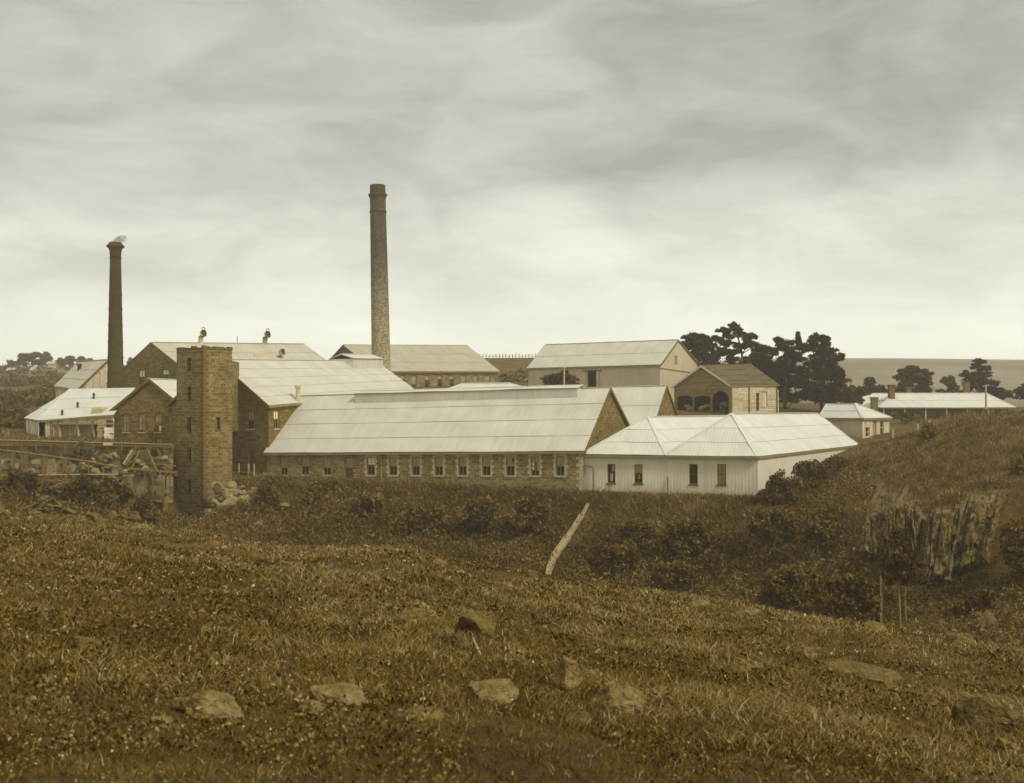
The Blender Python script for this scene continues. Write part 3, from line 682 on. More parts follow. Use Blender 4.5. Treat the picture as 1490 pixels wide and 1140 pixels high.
# ------------------------------------------------------------------ far-left stone buildings
def big_gable():
    A, E = P(222, 500, 142), P(440, 502, 158)
    RF, LF = P(287, 552, 137), P(160, 558, 146)
    FR = Vector((RF.x + E.x - A.x, RF.y + E.y - A.y, RF.z + .6)); BR = Vector((LF.x + E.x - A.x, LF.y + E.y - A.y, LF.z))
    r = thing('machine_house', base_loc(RF, LF, z=8), 'large gabled stone machine house with roof cowls behind the tower and left chimney', 'mill building')
    left = [dict(r=(206, 9, 539, 566), blind=.35, bm='white_cloth', fm='trim_dark'), dict(r=(240.5, 9.5, 538, 561), blind=.3, bm='white_cloth', fm='trim_dark')]
    W4, roof = gable(r, RF, FR, A, E, LF, BR, 4, 'stone_dark', 'roof_old', 4, (), (), left)
    n = (FR - RF).cross(A - RF).normalized()
    if n.z < 0: n = -n
    def on_slope(px, py):
        d = Vector(((px - CX) / F, 1, (HY - py) / F)); o = Vector((0, 0, CZ)); return o + d * ((A - o).dot(n) / d.dot(n))
    for k, (px, py) in enumerate(((287, 500), (381, 501))):
        b = lerp(A, E, (px - 222) / 218.0)
        c = thing('roof_cowl', b, ('hooded iron ventilator cowl on the machine house ridge nearest its gable', 'hooded iron ventilator cowl with stained roof below on the machine house ridge')[k], 'ventilator', 'cowls on the machine house')
        mb = MB(); mb.tube([b - Vector((0, 0, .5)), b + Vector((0, 0, .55)), b + Vector((.06, 0, .95)), b + Vector((.26, -.1, 1.28)), b + Vector((.5, -.2, 1.4))], [.32, .32, .36, .44, .52], 14, False); mb.build('hood', M['metal_pale' if k == 0 else 'trim_mid'], c, True)
        f = b + Vector((.52, -.2, 1.4)); mb = MB(); mb.tube([f, f + Vector((.05, -.02, 0))], [.5, .47], 14); mb.build('mouth', M['metal_dark'], c)
        mb = MB(); cc = b + Vector((.42, -.12, 2.0)); ring = [cc + Vector((.2 * math.cos(a), 0, .2 * math.sin(a))) for a in [2 * math.pi * q / 10 for q in range(11)]]; mb.tube(ring, [.05] * 11, 6, False); mb.build('finial', M['metal_dark'], c)
    b = lerp(A, E, (339.5 - 222) / 218.0); o = MB(); o.tube([b - Vector((0, 0, .3)), b + Vector((0, 0, 1.15))], [.05, .035], 6); tag(o.build('roof_pole', M['metal_dark'], None), 'thin upright pole on the machine house ridge between two cowls', 'pole')
    p, q = on_slope(371, 522), on_slope(398, 521); s1 = on_slope(378, 516)
    rt = thing('roof_hatch', p, 'low raised skylight hatch on the machine house roof slope', 'skylight')
    mb = MB(); up = Vector((0, 0, .55)); bk = (on_slope(371, 515) - p)
    mb.box8([p, q, q + bk, p + bk, p + up, q + up, q + bk + Vector((0, 0, .12)), p + bk + Vector((0, 0, .12))]); mb.build('hatch_body', M['metal_pale'], rt)
    mb = MB(); mb.bar(p + Vector((0, -.06, .1)), q + Vector((0, -.06, .1)), .1, .2); mb.build('hatch_opening', M['trim_dark'], rt)
    b = on_slope(407, 523); c = thing('roof_vent', b, 'short round vent with dark mouth beside the skylight hatch on the machine house roof', 'ventilator')
    mb = MB(); mb.tube([b - Vector((0, 0, .4)), b + Vector((0, 0, .3)), b + Vector((.15, -.05, .75)), b + Vector((.45, -.15, 1.0))], [.34, .36, .42, .48], 12, False); mb.build('hood', M['metal_pale'], c, True)
    f = b + Vector((.47, -.15, 1.0)); mb = MB(); mb.tube([f, f + Vector((.06, -.02, 0))], [.48, .45], 12); mb.build('mouth', M['metal_dark'], c)
big_gable()
def small_gable():
    L, A, R = P(165, 597, 122.5), P(219, 553, 121.5), P(273, 597, 120.5)
    d = Vector((3.2, 12, 0)); r = thing('small_stone_gable', base_loc(L, R, z=6.5), 'small gabled stone building with three windows left of the tower', 'mill building')
    op = [dict(r=(px, 9.5, 602, 629), blind=bl, fm='trim_dark', bits=bt) for px, bl, bt in ((183.5, .95, []), (206, .9, []), (230, .6, [(.45, .9, .05, .35, 'white_cloth')]))]
    op.append(dict(r=(231, 10, 638, 652), blind=.6, fm='trim_dark'))
    w = Wall(L, R)
    gable(r, R, R + d, A, A + d, L, L + d, 2, 'stone_dark', 'roof_pale', 3, (), (), op, og=.3)
small_gable()
def low_shed():
    E0, E1, E2 = P(38, 609, 124.5), P(57, 612.5, 121), P(166, 605, 121)
    G0, G1 = P(103, 568, 131), P(197, 566, 131)
    r = thing('low_iron_shed', base_loc(E0, E1, E2, z=7), 'low open fronted shed with broad pale iron roof at far left of the mill', 'shed')
    w0, w1 = Wall(E0, E1), Wall(E1, E2); z0 = 5.5
    make_wall(r, w0, [(0, z0), (w0.len, z0), (w0.len, E1.z), (0, E0.z)], M['board_vert'])
    op = [dict(r=(61, 10, 615, 638), k='open', recess=.1), dict(r=(81, 7, 617, 638), k='panel', m='board_pale', recess=.25), dict(r=(98.5, 25, 616, 639), k='panel', m='board_vert', recess=1.2), dict(r=(123.5, 20, 616, 639), k='panel', m='board_vert', recess=1.2), dict(r=(142, 13, 616, 639), k='panel', m='board_vert', recess=1.0), dict(r=(159.5, 10, 612, 645), k='open', recess=.1)]
    make_wall(r, w1, [(0, z0), (w1.len, z0), (w1.len, E2.z), (0, E1.z)], M['board_vert'], op)
    bk = Wall(G1, G0); make_wall(r, bk, [(0, z0), (bk.len, z0), (bk.len, 11), (0, 11)], M['board_pale'])
    mb = MB(); w1.box(mb, w1.at(74, 0)[0], w1.len, w1.at(110, 618)[1], w1.at(110, 615)[1], .02, .12); mb.build('header_beam', M['trim_mid'], r)
    for px in (76, 85, 112, 135, 150):
        mb = MB(); u = w1.at(px, 0)[0]; w1.box(mb, u - .1, u + .1, z0, E1.z - .05, .01, .16); mb.build('post', M['timber'], r)
    up = Vector((0, 0, .1)); e = lambda p, q: p + (p - q).normalized() * .3 + up
    make_roof(r, [[e(E1, G0), e(E2, G1), G1 + up, G0 + up], [e(E0, G0), e(E1, G0), G0 + up, G0 + up]], M['roof_pale'], 3, [(e(E1, G0), G0 + up)])
    n = (E2 - E1).cross(G0 - E1).normalized()
    if n.z < 0: n = -n
    def on(px, py):
        d = Vector(((px - CX) / F, 1, (HY - py) / F)); o = Vector((0, 0, CZ)); return o + d * ((E1 - o).dot(n) / d.dot(n))
    for k, (px, py) in enumerate(((90.5, 606), (113, 594.5), (136.5, 581))):
        b = on(px, py); v = thing('roof_vent', b, ('lowest of three small pipe vents on the low shed roof', 'middle of three small pipe vents on the low shed roof', 'highest of three small pipe vents on the low shed roof')[k], 'ventilator', 'pipe vents on the low shed')
        mb = MB(); mb.tube([b - Vector((0, 0, .2)), b + Vector((0, 0, .5))], [.13, .12], 8); mb.build('pipe', M['metal_dark'], v)
        mb = MB(); mb.tube([b + Vector((0, 0, .5)), b + Vector((0, 0, .75))], [.22, .04], 8); mb.build('cap', M['metal_dark'], v)
    a, b = on(133, 605), on(147, 604); c = on(157, 599); mb = MB(); h = Vector((0, 0, .85)); bk = Vector((.2, 2.0, .05))
    mb.box8([a, b, b + bk, a + bk, a + h, b + h, b + bk + h * .9, a + bk + h * .9]); d = tag(mb.build('roof_dormer', M['board_pale'], None), 'boxy boarded dormer sitting on the low shed roof near the small stone gable', 'dormer')
    # pale stacked bale and sacks by the open bay
    for k, (px, py, w, h, lb) in enumerate(((147, 640, .5, 1.9, 'pale upright stack of sacks at the right post of the low shed'), (158, 639, .65, 1.1, 'pale square bale standing in the dark right bay of the low shed'))):
        b = P(px, py, 119.5); mb = MB(); zz = b.z - .3
        while zz < b.z + h:
            j = random.uniform(-.08, .08); mb.box8([Vector((b.x + x * w + j, b.y + y * .5, zz)) for x, y in ((-.5, -1), (.5, -1), (.5, 1), (-.5, 1))] + [Vector((b.x + x * w * .9 + j, b.y + y * .45, zz + .3)) for x, y in ((-.5, -1), (.5, -1), (.5, 1), (-.5, 1))]); zz += .31
        tag(mb.build(('sack_stack', 'bale')[k], M['white_cloth' if k else 'blind'], None), lb, ('sacks', 'bale')[k])
low_shed()
def iron_gable_shed():
    FL, FR, RR, RL = P(81, 562, 152), P(113, 567, 143), P(156, 525, 149), P(116, 528, 158)
    r = thing('iron_gable_shed', base_loc(FL, FR, RR, z=8), 'pale gabled iron shed half hidden behind the left brick chimney', 'shed')
    gable(r, FL, FR, RL, RR, None, None, 4, 'board_vert', 'roof_old', 3, [dict(r=(101.5, 8, 564, 575), k='panel', m='trim_dark')], (), (), barge='trim_dark', gm='board_vert')
    b = P(115.5, 541, 153); c = thing('roof_flue', b, 'stubby dark flue on the roof of the pale gabled iron shed', 'flue')
    mb = MB(); mb.tube([b - Vector((0, 0, .6)), b + Vector((0, 0, .8))], [.28, .24], 10); mb.build('pipe', M['metal_dark'], c); mb = MB(); mb.tube([b + Vector((0, 0, .8)), b + Vector((0, 0, 1.1))], [.36, .3], 10); mb.build('cap', M['metal_dark'], c)
iron_gable_shed()

# ------------------------------------------------------------------ chimneys
def left_chimney():
    d = 133.0; s = d / F; x = (168 - CX) * s; zb = 6.0; Z = lambda py: CZ + (HY - py) * s
    r = thing('brick_chimney', (x, d, zb), 'slender banded dark brick chimney with flared cap and smoke at far left', 'chimney')
    prof = [(zb, 12.4), (Z(565), 11.6), (Z(480), 10.0), (Z(400), 8.3), (Z(376), 7.7)]
    mb = MB(); mb.tube([(x, d, z) for z, _ in prof], [w * s for _, w in prof], 28); mb.build('shaft', M['chimney_brick'], r, True)
    for py, w in ((376, 8.5), (429, 9.4), (450, 9.9), (474, 10.5), (498, 11.0), (521, 11.4), (545, 11.8)):
        mb = MB(); mb.tube([(x, d, Z(py + .8)), (x, d, Z(py - .8))], [w * s, w * s], 28); mb.build('iron_band', M['metal_dark'], r)
    mb = MB(); c = [(374, 7.8), (366, 8.4), (362, 9.6), (359.8, 12.8), (358.6, 12.8), (355, 9.4), (353, 8.2)]
    mb.tube([(x, d, Z(p)) for p, _ in c], [w * s for _, w in c], 28); mb.build('cap', plain('soot_brick', 0.05, .95, .3, 2.0, bump=.3), r, False)
    # smoke wisp drifting right
    mm = bpy.data.materials.new('smoke_haze'); mm.use_nodes = True; t = mm.node_tree; t.nodes.remove(t.nodes['Principled BSDF'])
    v = N(t, 'ShaderNodeVolumePrincipled'); v.inputs['Color'].default_value = (*tone(.16, .9), 1)
    tc = N(t, 'ShaderNodeTexCoord'); n = N(t, 'ShaderNodeTexNoise'); n.inputs['Scale'].default_value = 1.6; n.inputs['Detail'].default_value = 4; t.links.new(tc.outputs['Object'], n.inputs['Vector'])
    t.links.new(mth(t, 'MULTIPLY', mth(t, 'SUBTRACT', n.outputs['Fac'], .36, clamp=True), 9.0), v.inputs['Density']); t.links.new(v.outputs[0], t.nodes['Material Output'].inputs['Volume'])
    mb = MB(); path = [(165, 354, 3), (169, 350.5, 5), (174, 348.5, 5.2), (179, 347.5, 5.4), (182.5, 347.5, 4.2), (184.5, 347.5, 1.5)]
    mb.tube([((p - CX) * s, d, Z(q)) for p, q, _ in path], [w * s for _, _, w in path], 16); o = mb.build('smoke', mm, None, True); tag(o, 'small grey wisp of smoke blowing off the left chimney top', 'smoke', kind='stuff')
left_chimney()
def main_chimney():
    d = 158.0; s = d / F; zb = 8.0; Z = lambda py: CZ + (HY - py) * s; xc = lambda py: ((549.6 + (py - 282) * (554.6 - 549.6) / 248.0) - CX) * s
    r = thing('stone_chimney', (xc(540), d, zb), 'tallest chimney, round pale stone darkening to a black collar, behind the gabled mill', 'chimney')
    prof = [(620, 15.0), (530, 13.6), (430, 12.8), (350, 12.0), (282, 11.3)]
    mb = MB(); mb.tube([(xc(p), d, Z(p)) for p, _ in prof], [w * s for _, w in prof], 32); mb.build('shaft', M['chimney_rubble'], r, True)
    m = plain('soot_brick', 0.05, .95, .3, 2.0, bump=.3)
    mb = MB(); c = [(283, 11.4), (270, 11.0)]; mb.tube([(xc(p), d, Z(p)) for p, _ in c], [(w + .12) * s for _, w in c], 32); mb.build('cap', m, r)
    mb = MB(); c = [(289.5, 11.6), (287, 12.4), (285, 13.8), (283.6, 13.8), (282, 11.6)]; mb.tube([(xc(p), d, Z(p)) for p, _ in c], [w * s for _, w in c], 32); mb.build('collar', m, r)
    mb = MB(); c = [(310.5, 11.7), (309.5, 12.5), (308, 12.5), (307, 11.7)]; mb.tube([(xc(p), d, Z(p)) for p, _ in c], [w * s for _, w in c], 32); mb.build('band', m, r)
main_chimney()

# ------------------------------------------------------------------ long stone range and barn at the back
def back_range():
    FL, FR = P(546, 541, 185), P(725, 541, 196); RL, RR = P(501, 503, 196), P(678, 504, 207)
    r = thing('stone_back_range', base_loc(FL, FR, z=13), 'long low stone range with row of windows behind the tallest chimney', 'mill building')
    op = [dict(r=(px, 7, 546.5, 565), blind=bl, bm='blind', fm='trim_mid', bars=0) for px, bl in ((586, .3), (602.5, .7), (621.5, .35), (640, .3), (657.5, .3), (674.7, .8), (692, .7), (709.5, .6))]
    gable(r, FL, FR, RL, RR, None, None, 10, 'stone', 'roof_far', 3, op, (), (), gm='stone_dark')
back_range()
def barn():
    FL, FR, RL, RR = P(769, 536, 178), P(960, 531, 165), P(795, 503, 183.5), P(985, 496, 170.4); BR = P(1016, 530, 176.5)
    r = thing('iron_barn', base_loc(FL, FR, BR, z=13), 'large pale iron barn with dark sliding doorway on the rise behind the sheds', 'barn')
    W4, _ = gable(r, FL, FR, RL, RR, None, BR, 8, 'wall_iron', 'roof', 2, [dict(r=(861.5, 13, 540, 566), k='open', recess=.2)], [dict(r=(983.5, 4, 518, 531), k='panel', m='trim_mid')], ())
    w = W4['f']
    for px in (852.5, 870.5):
        mb = MB(); u0, z1 = w.at(px - 2.4, 540.5); u1, z0 = w.at(px + 2.4, 566); w.box(mb, u0, u1, z0, z1, .03, .12); mb.build('sliding_door', M['board_vert'], r)
    mb = MB(); u0, z1 = w.at(848, 539); u1, z0 = w.at(875, 540.2); w.box(mb, u0, u1, z0, z1, .03, .2); mb.build('door_track', M['trim_dark'], r)
    w = W4['r']; mb = MB(); a = w.pt(0, FR.z - .5, .05); b = w.pt(w.len, FR.z - .9, .05); mb.bar(a, b, .1, .14); mb.build('string_board', M['trim_mid'], r)
barn()
def skyline_fence():
    a, b = P(698, 521, 262), P(784, 519, 262)
    r = thing('post_fence', (a.x, a.y, a.z - .6), 'line of small fence posts on the bank skyline between stone range and barn', 'fence')
    for k in range(19):
        p = lerp(a, b, k / 18); z = hz1(p.x, p.y); mb = MB(); p = Vector((p.x, p.y, z - .3)); h = random.uniform(1.1, 1.35)
        mb.bar(p, p + Vector((random.uniform(-.06, .06), 0, h)), .15, .15); mb.bar(p + Vector((-.2, 0, h)), p + Vector((.2, 0, h)), .1, .12); mb.build('post', M['trim_dark'], r)
    for h in (.55,):
        mb = MB(); pts = [lerp(a, b, k / 18) for k in range(19)]; mb.tube([(p.x, p.y, hz1(p.x, p.y) + h) for p in pts], [.03] * 19, 5); mb.build('wire', M['trim_dark'], r)
skyline_fence()

# ------------------------------------------------------------------ timber cart shed
def cart_shed():
    L, A, R, RE, FE = P(981, 563, 158), P(1021.5, 533, 155), P(1063, 561, 152), P(1090, 531, 162), P(1130, 560, 160.2)
    BL = Vector((L.x + FE.x - R.x, L.y + FE.y - R.y, L.z)); z0 = 9.0
    r = thing('timber_cart_shed', base_loc(L, R, FE, z=10), 'dark shingled timber cart shed with three open arches beside the pines', 'shed')
    arches = [dict(r=(996.5, 23, 576, 598.5), k='open', arch=.16, recess=.2), dict(r=(1021.7, 24, 576, 598.5), k='open', arch=.16, recess=.2), dict(r=(1048.5, 25, 569, 598.5), k='open', arch=.5, recess=.2)]
    side = [dict(r=(1102.5, 4.5, 572, 598), k='open', recess=.2), dict(r=(1112, 9, 570, 591), k='panel', m='board_vert')]
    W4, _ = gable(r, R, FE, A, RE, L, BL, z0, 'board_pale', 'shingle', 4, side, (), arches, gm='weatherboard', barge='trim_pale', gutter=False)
    w = W4['f']
    for px in (1063.8, 1089.5, 1130):
        mb = MB(); u, _ = w.at(px, 570); w.box(mb, u - .12, u + .12, z0, R.z - .1, .01, .14); mb.build('corner_post', M['timber'], r)
    mb = MB(); u, zt = w.at(1132, 568); mb.box8([w.pt(u - .2, z0, -.3), w.pt(u + .7, z0, -.3), w.pt(u + .7, z0, -2), w.pt(u - .2, z0, -2), w.pt(u - .2, zt, -.3), w.pt(u + .7, zt, -.3), w.pt(u + .7, zt, -2), w.pt(u - .2, zt, -2)]); mb.build('lean_to', M['board_pale'], r)
    wl = W4['l']
    for px in (984.4, 1009.2, 1035, 1061.8):
        mb = MB(); u, _ = wl.at(px, 580); w2 = .12; wl.box(mb, u - w2, u + w2, z0, wl.at(px, 579)[1], .01, .1); mb.build('arch_post', M['timber'], r)
    # near-black walls, floor and ceiling added to paint the shade inside the arches
    m = plain('bay_shade_dark', 0.05, .95); ins = lambda p, q, t: lerp(p, q, t)
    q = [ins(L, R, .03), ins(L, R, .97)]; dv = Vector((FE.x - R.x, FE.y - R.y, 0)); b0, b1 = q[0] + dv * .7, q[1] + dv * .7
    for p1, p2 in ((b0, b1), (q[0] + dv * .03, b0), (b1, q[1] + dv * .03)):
        mb = MB(); mb.bar(Vector((p1.x, p1.y, 11.3)), Vector((p2.x, p2.y, 11.3)), .08, 4.6); mb.build('shade_lining', m, r)
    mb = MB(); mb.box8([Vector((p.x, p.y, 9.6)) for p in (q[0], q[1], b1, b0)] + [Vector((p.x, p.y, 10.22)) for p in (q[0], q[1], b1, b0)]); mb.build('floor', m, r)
    mb = MB(); mb.box8([Vector((p.x, p.y, 13.5)) for p in (q[0] + dv * .04, q[1] + dv * .04, b1, b0)] + [Vector((p.x, p.y, 13.6)) for p in (q[0] + dv * .04, q[1] + dv * .04, b1, b0)]); mb.build('shade_ceiling', m, r)
    # cart under the right arch
    c = Vector((lerp(L, R, .82).x + 1.4, lerp(L, R, .82).y + 2.0, 10.1)); ct = thing('farm_cart', c, 'dim two wheeled cart standing under the round arch of the cart shed', 'cart')
    ax = Vector((.76, -.65, 0))
    for sgn in (-1, 1):
        o = c + ax * (sgn * .75) + Vector((0, 0, .72)); f = Vector((.65, .76, 0))
        mb = MB(); mb.tube([o + (f * math.cos(t) + Vector((0, 0, 1)) * math.sin(t)) * .7 for t in [2 * math.pi * q / 16 for q in range(17)]], [.06] * 17, 6, False); wh = mb.build('wheel', M['timber_pale'], ct)
        mb = MB()
        for q in range(8): t = math.pi * q / 4; mb.bar(o, o + (f * math.cos(t) + Vector((0, 0, 1)) * math.sin(t)) * .68, .05, .05)
        mb.build('spokes', M['timber_pale'], wh)
    mb = MB(); f = Vector((.65, .76, 0)); q = [c + ax * a * .6 + f * b for a, b in ((-1, -1.1), (1, -1.1), (1, 1.1), (-1, 1.1))]; mb.box8([p + Vector((0, 0, .75)) for p in q] + [p + Vector((0, 0, 1.3)) for p in q]); mb.build('bed', M['timber'], ct)
    for k, (px, lb) in enumerate(((1000, 'pale bundle on the floor of the left cart shed bay'), (1026, 'pale bundle on the floor of the middle cart shed bay'))):
        b = P(px, 597, 157.5 - k * 2); mb = MB()
        for j in range(3): o = b + Vector((random.uniform(-.5, .5), random.uniform(0, .5), .1 + .22 * j)); mb.tube([o + Vector((-.45, 0, 0)), o + Vector((-.2, 0, .05)), o + Vector((.25, 0, .05)), o + Vector((.45, 0, 0))], [.12, .24, .24, .12], 8)
        tag(mb.build('sack_bundle', M['blind'], None, True), lb, 'sacks')
cart_shed()

# ------------------------------------------------------------------ white double-hipped iron building
def white_building():
    W0, W1, W2 = P(848, 661, 100.4), P(971, 661, 98), P(1103, 661, 95.2); zE = 6.22
    s = Vector((.5, .868, 0)); A1, A2 = P(943, 609, 104), P(1065, 604, 101); A2.z = 9.75; A1.z = 9.45
    for w in (W0, W1, W2): w.z = zE
    T1, T2 = 33.0, 38.0
    r1 = thing('white_iron_range', base_loc(W0, W1, z=2.5), 'left half of the double hipped white iron building against the stone shed gable', 'mill building')
    f1 = [dict(r=(889.5, 11.5, 675.5, 703), blind=0, sm='trim_dark', fm='trim_dark', bits=[(.5, .92, .62, .93, 'blind'), (.34, .66, .1, .5, 'white_cloth'), (.45, .6, .5, .93, 'blind')]), dict(r=(929, 12, 676, 703.5), blind=.45, bm='blind', fm='trim_dark', sm='trim_dark', bits=[(.38, .66, .22, .42, 'blind')])]
    hip(r1, [W0, W1, W1 + s * T1, W0 + s * T1], [A1, A1 + s * (T1 - 8)], -1, 'wall_white', 'roof_pale', 3, M['roof_pale'], {0: f1})
    r2 = thing('white_iron_hall', base_loc(W1, W2, z=2.5), 'right half of the double hipped white iron building with two dark windows and long side', 'mill building')
    f2 = [dict(r=(1009, 12.5, 675.5, 705), blind=0, fm='trim_dark', sm='trim_dark'), dict(r=(1050, 13, 675.5, 705.5), blind=.95, bm='trim_mid', fm='trim_dark', sm='trim_dark')]
    hip(r2, [W1, W2, W2 + s * T2, W1 + s * T2], [A2, A2 + s * (T2 - 8)], -1, 'wall_white', 'roof_pale', 3, M['roof_pale'], {0: f2})
    w = Wall(W0, W2)
    r = thing('drain_pipe', w.pt(.6, 2.5, .2), 'bent drain pipe running from the stone shed corner down the white iron wall', 'pipe')
    mb = MB(); q = [w.at(px, py) for px, py in ((847, 667), (851, 676), (863.5, 679), (864.5, 682), (864.5, 719))]; mb.tube([w.pt(u, z, .25) for u, z in q], [.08] * 5, 8); mb.build('pipe', M['gutter'], r)
    mb = MB(); q = [w.at(px, py) for px, py in ((852.5, 677), (852.5, 686))]; mb.tube([w.pt(u, z, .25) for u, z in q], [.06] * 2, 8); mb.build('branch_pipe', M['gutter'], r)
    for px, t, b in ((972, 694, 726), (887, 704, 722)):
        mb = MB(); u, z = w.at(px, t); _, z2 = w.at(px, b); wf = Wall(W0, W1) if px < 971 else Wall(W1, W2); u, z = wf.at(px, t); mb.bar(wf.pt(u, z2 - .5, .14), wf.pt(u, z, .14), .1, .06); tag(mb.build('wall_stake', M['timber'], None), ('weathered stake leaning on the white wall between its two halves' if px > 900 else 'thin stake below the leftmost window of the white iron building'), 'stake')
white_building()

# ------------------------------------------------------------------ cottage and house on the right
def cottage():
    C, L, R = P(1255, 608, 132.5), P(1196, 609, 138.5), P(1294, 605.5, 140)
    B = Vector((L.x + R.x - C.x, L.y + R.y - C.y, C.z))
    for p in (L, R, B): p.z = C.z
    r = thing('hip_roof_cottage', base_loc(C, L, R, z=6), 'small white hip roofed cottage with door and windows behind the white iron building', 'cottage')
    m = lambda a, b, t: lerp(a, b, t)
    n = P(1245, 590.5, 137.5); f = P(1204, 591, 141.5); f.z = n.z = 10.95
    op = {0: [dict(r=(1262.5, 6, 622, 636), blind=0, fm='trim_pale', bars=0, sm='trim_pale'), dict(r=(1273, 5, 612.5, 645), k='door', m='trim_mid'), dict(r=(1283.5, 5.5, 612.5, 633), blind=0, fm='trim_pale', bars=0, sm='trim_pale')]}
    hip(r, [C, R, B, L], [n, f], 3, 'wall_iron', 'roof_pale', 2, M['roof_pale'], op, wall_mats={0: 'board_vert'})
    c = P(1272, 592, 142.5); mb = MB(); q = [Vector((c.x + a, c.y + b, 0)) for a, b in ((-.4, -.3), (.4, -.3), (.4, .3), (-.4, .3))]
    h = P(1272, 580.5, 142.5).z
    mb.box8([p + Vector((0, 0, c.z - 1)) for p in q] + [p + Vector((0, 0, h)) for p in q]); ch = mb.build('chimney', M['house_brick'], r)
    mb = MB(); mb.box8([Vector((p.x, p.y, h)) + (p - Vector((c.x, c.y, 0))) * .2 for p in q] + [Vector((p.x, p.y, h + .2)) + (p - Vector((c.x, c.y, 0))) * .2 for p in q]); mb.build('chimney_cap', M['house_brick'], ch)
cottage()
def chim(root, px, t, b, d, w):
    c = P(px, b, d); h = P(px, t, d).z; wd = w / F * d / 2; mb = MB()
    q = [Vector((c.x + x * wd, c.y + y * wd, 0)) for x, y in ((-1, -1), (1, -1), (1, 1), (-1, 1))]
    mb.box8([p + Vector((0, 0, c.z - 1.2)) for p in q] + [p + Vector((0, 0, h - .25)) for p in q]); ch = mb.build('chimney', M['house_brick'], root)
    q = [Vector((c.x + x * wd * 1.2, c.y + y * wd * 1.2, 0)) for x, y in ((-1, -1), (1, -1), (1, 1), (-1, 1))]
    mb = MB(); mb.box8([p + Vector((0, 0, h - .25)) for p in q] + [p + Vector((0, 0, h)) for p in q]); mb.build('chimney_cap', M['house_brick'], ch)
def long_house():
    FL, FR = P(1279, 595.5, 168), P(1478, 592, 168); FR.z = FL.z = 10.65; dp = Vector((0, 11, 0))
    n, f = P(1302, 573, 173.5), P(1434, 569.5, 173.5); n.z = f.z = 12.95
    r = thing('long_house', base_loc(FL, FR, z=8), 'long low house with wide pale hip roof and dark verandah at far right', 'house')
    op = [dict(r=(1301, 8, 600, 619), blind=.2, fm='trim_pale', bars=0), dict(r=(1366, 9, 599, 625), blind=0, fm='trim_dark', bars=0), dict(r=(1330, 8, 600, 620), k='door', m='trim_dark')]
    ver = Vector((0, 1.8, 0))
    E = [FR + dp, FL + dp, FL, FR]
    # walls set back under a deep verandah eave
    wl = Wall(FL + ver + Vector((.6, 0, 0)), FR + ver - Vector((.6, 0, 0))); make_wall(r, wl, [(0, 4), (wl.len, 4), (wl.len, 10.9), (0, 10.9)], M['weatherboard'], op)
    for a, b in ((FL + dp, FL + ver), (FR + ver, FR + dp), (FR + dp, FL + dp)):
        w2 = Wall(a, b); make_wall(r, w2, [(0, 4), (w2.len, 4), (w2.len, 10.6), (0, 10.6)], M['weatherboard'])
    make_roof(r, [[FL, FR, f, n], [FR, FR + dp, f, f], [FR + dp, FL + dp, n, f], [FL + dp, FL, n, n]], M['roof_pale'], 2, [(FL, n), (FR, f), (n, f)])
    for k in range(7):
        p = lerp(FL, FR, .04 + .92 * k / 6); mb = MB(); mb.bar(Vector((p.x, p.y + .3, 5)), Vector((p.x, p.y + .3, 10.5)), .14, .14); mb.build('verandah_post', M['trim_pale'], r)
    chim(r, 1297, 560, 585, 171.5, 8); chim(r, 1406, 556, 570, 175, 7.5); chim(r, 1322, 563, 574, 176, 6.5)
long_house()
def rear_house():
    FL, FR = P(1238, 592, 178), P(1312, 592, 178); n, f = P(1250, 573.5, 182), P(1300, 573, 182); n.z = f.z; dp = Vector((0, 9, 0)); FR.z = FL.z
    r = thing('rear_house', base_loc(FL, FR, z=9), 'pale roofed house partly hidden between the cottage and the long house', 'house')
    make_roof(r, [[FL, FR, f, n], [FR, FR + dp, f, f], [FR + dp, FL + dp, n, f], [FL + dp, FL, n, n]], M['roof_pale'], 2, [(FL, n), (FR, f), (n, f)])
    q = [FL, FR, FR + dp, FL + dp]
    for k in range(4):
        w = Wall(q[k], q[(k + 1) % 4]); make_wall(r, w, [(0, 6), (w.len, 6), (w.len, q[0].z), (0, q[0].z)], M['board_pale'])
    chim(r, 1241, 585, 592, 176.5, 10)
rear_house()
def pole():
    b = P(1435, 600, 150); t = P(1434.5, 560, 150); g = hz1(b.x, b.y); r = thing('telegraph_pole', (b.x, b.y, g), 'pale upright pole with short cross arm in front of the long house roof', 'pole')
    mb = MB(); mb.tube([(b.x, b.y, g - .5), tuple(t)], [.17, .12], 8); mb.build('post', M['timber_pale'], r); mb = MB(); mb.bar(t + Vector((-.45, 0, -.25)), t + Vector((.45, 0, -.05)), .12, .12); mb.build('cross_arm', M['timber_pale'], r)
pole()

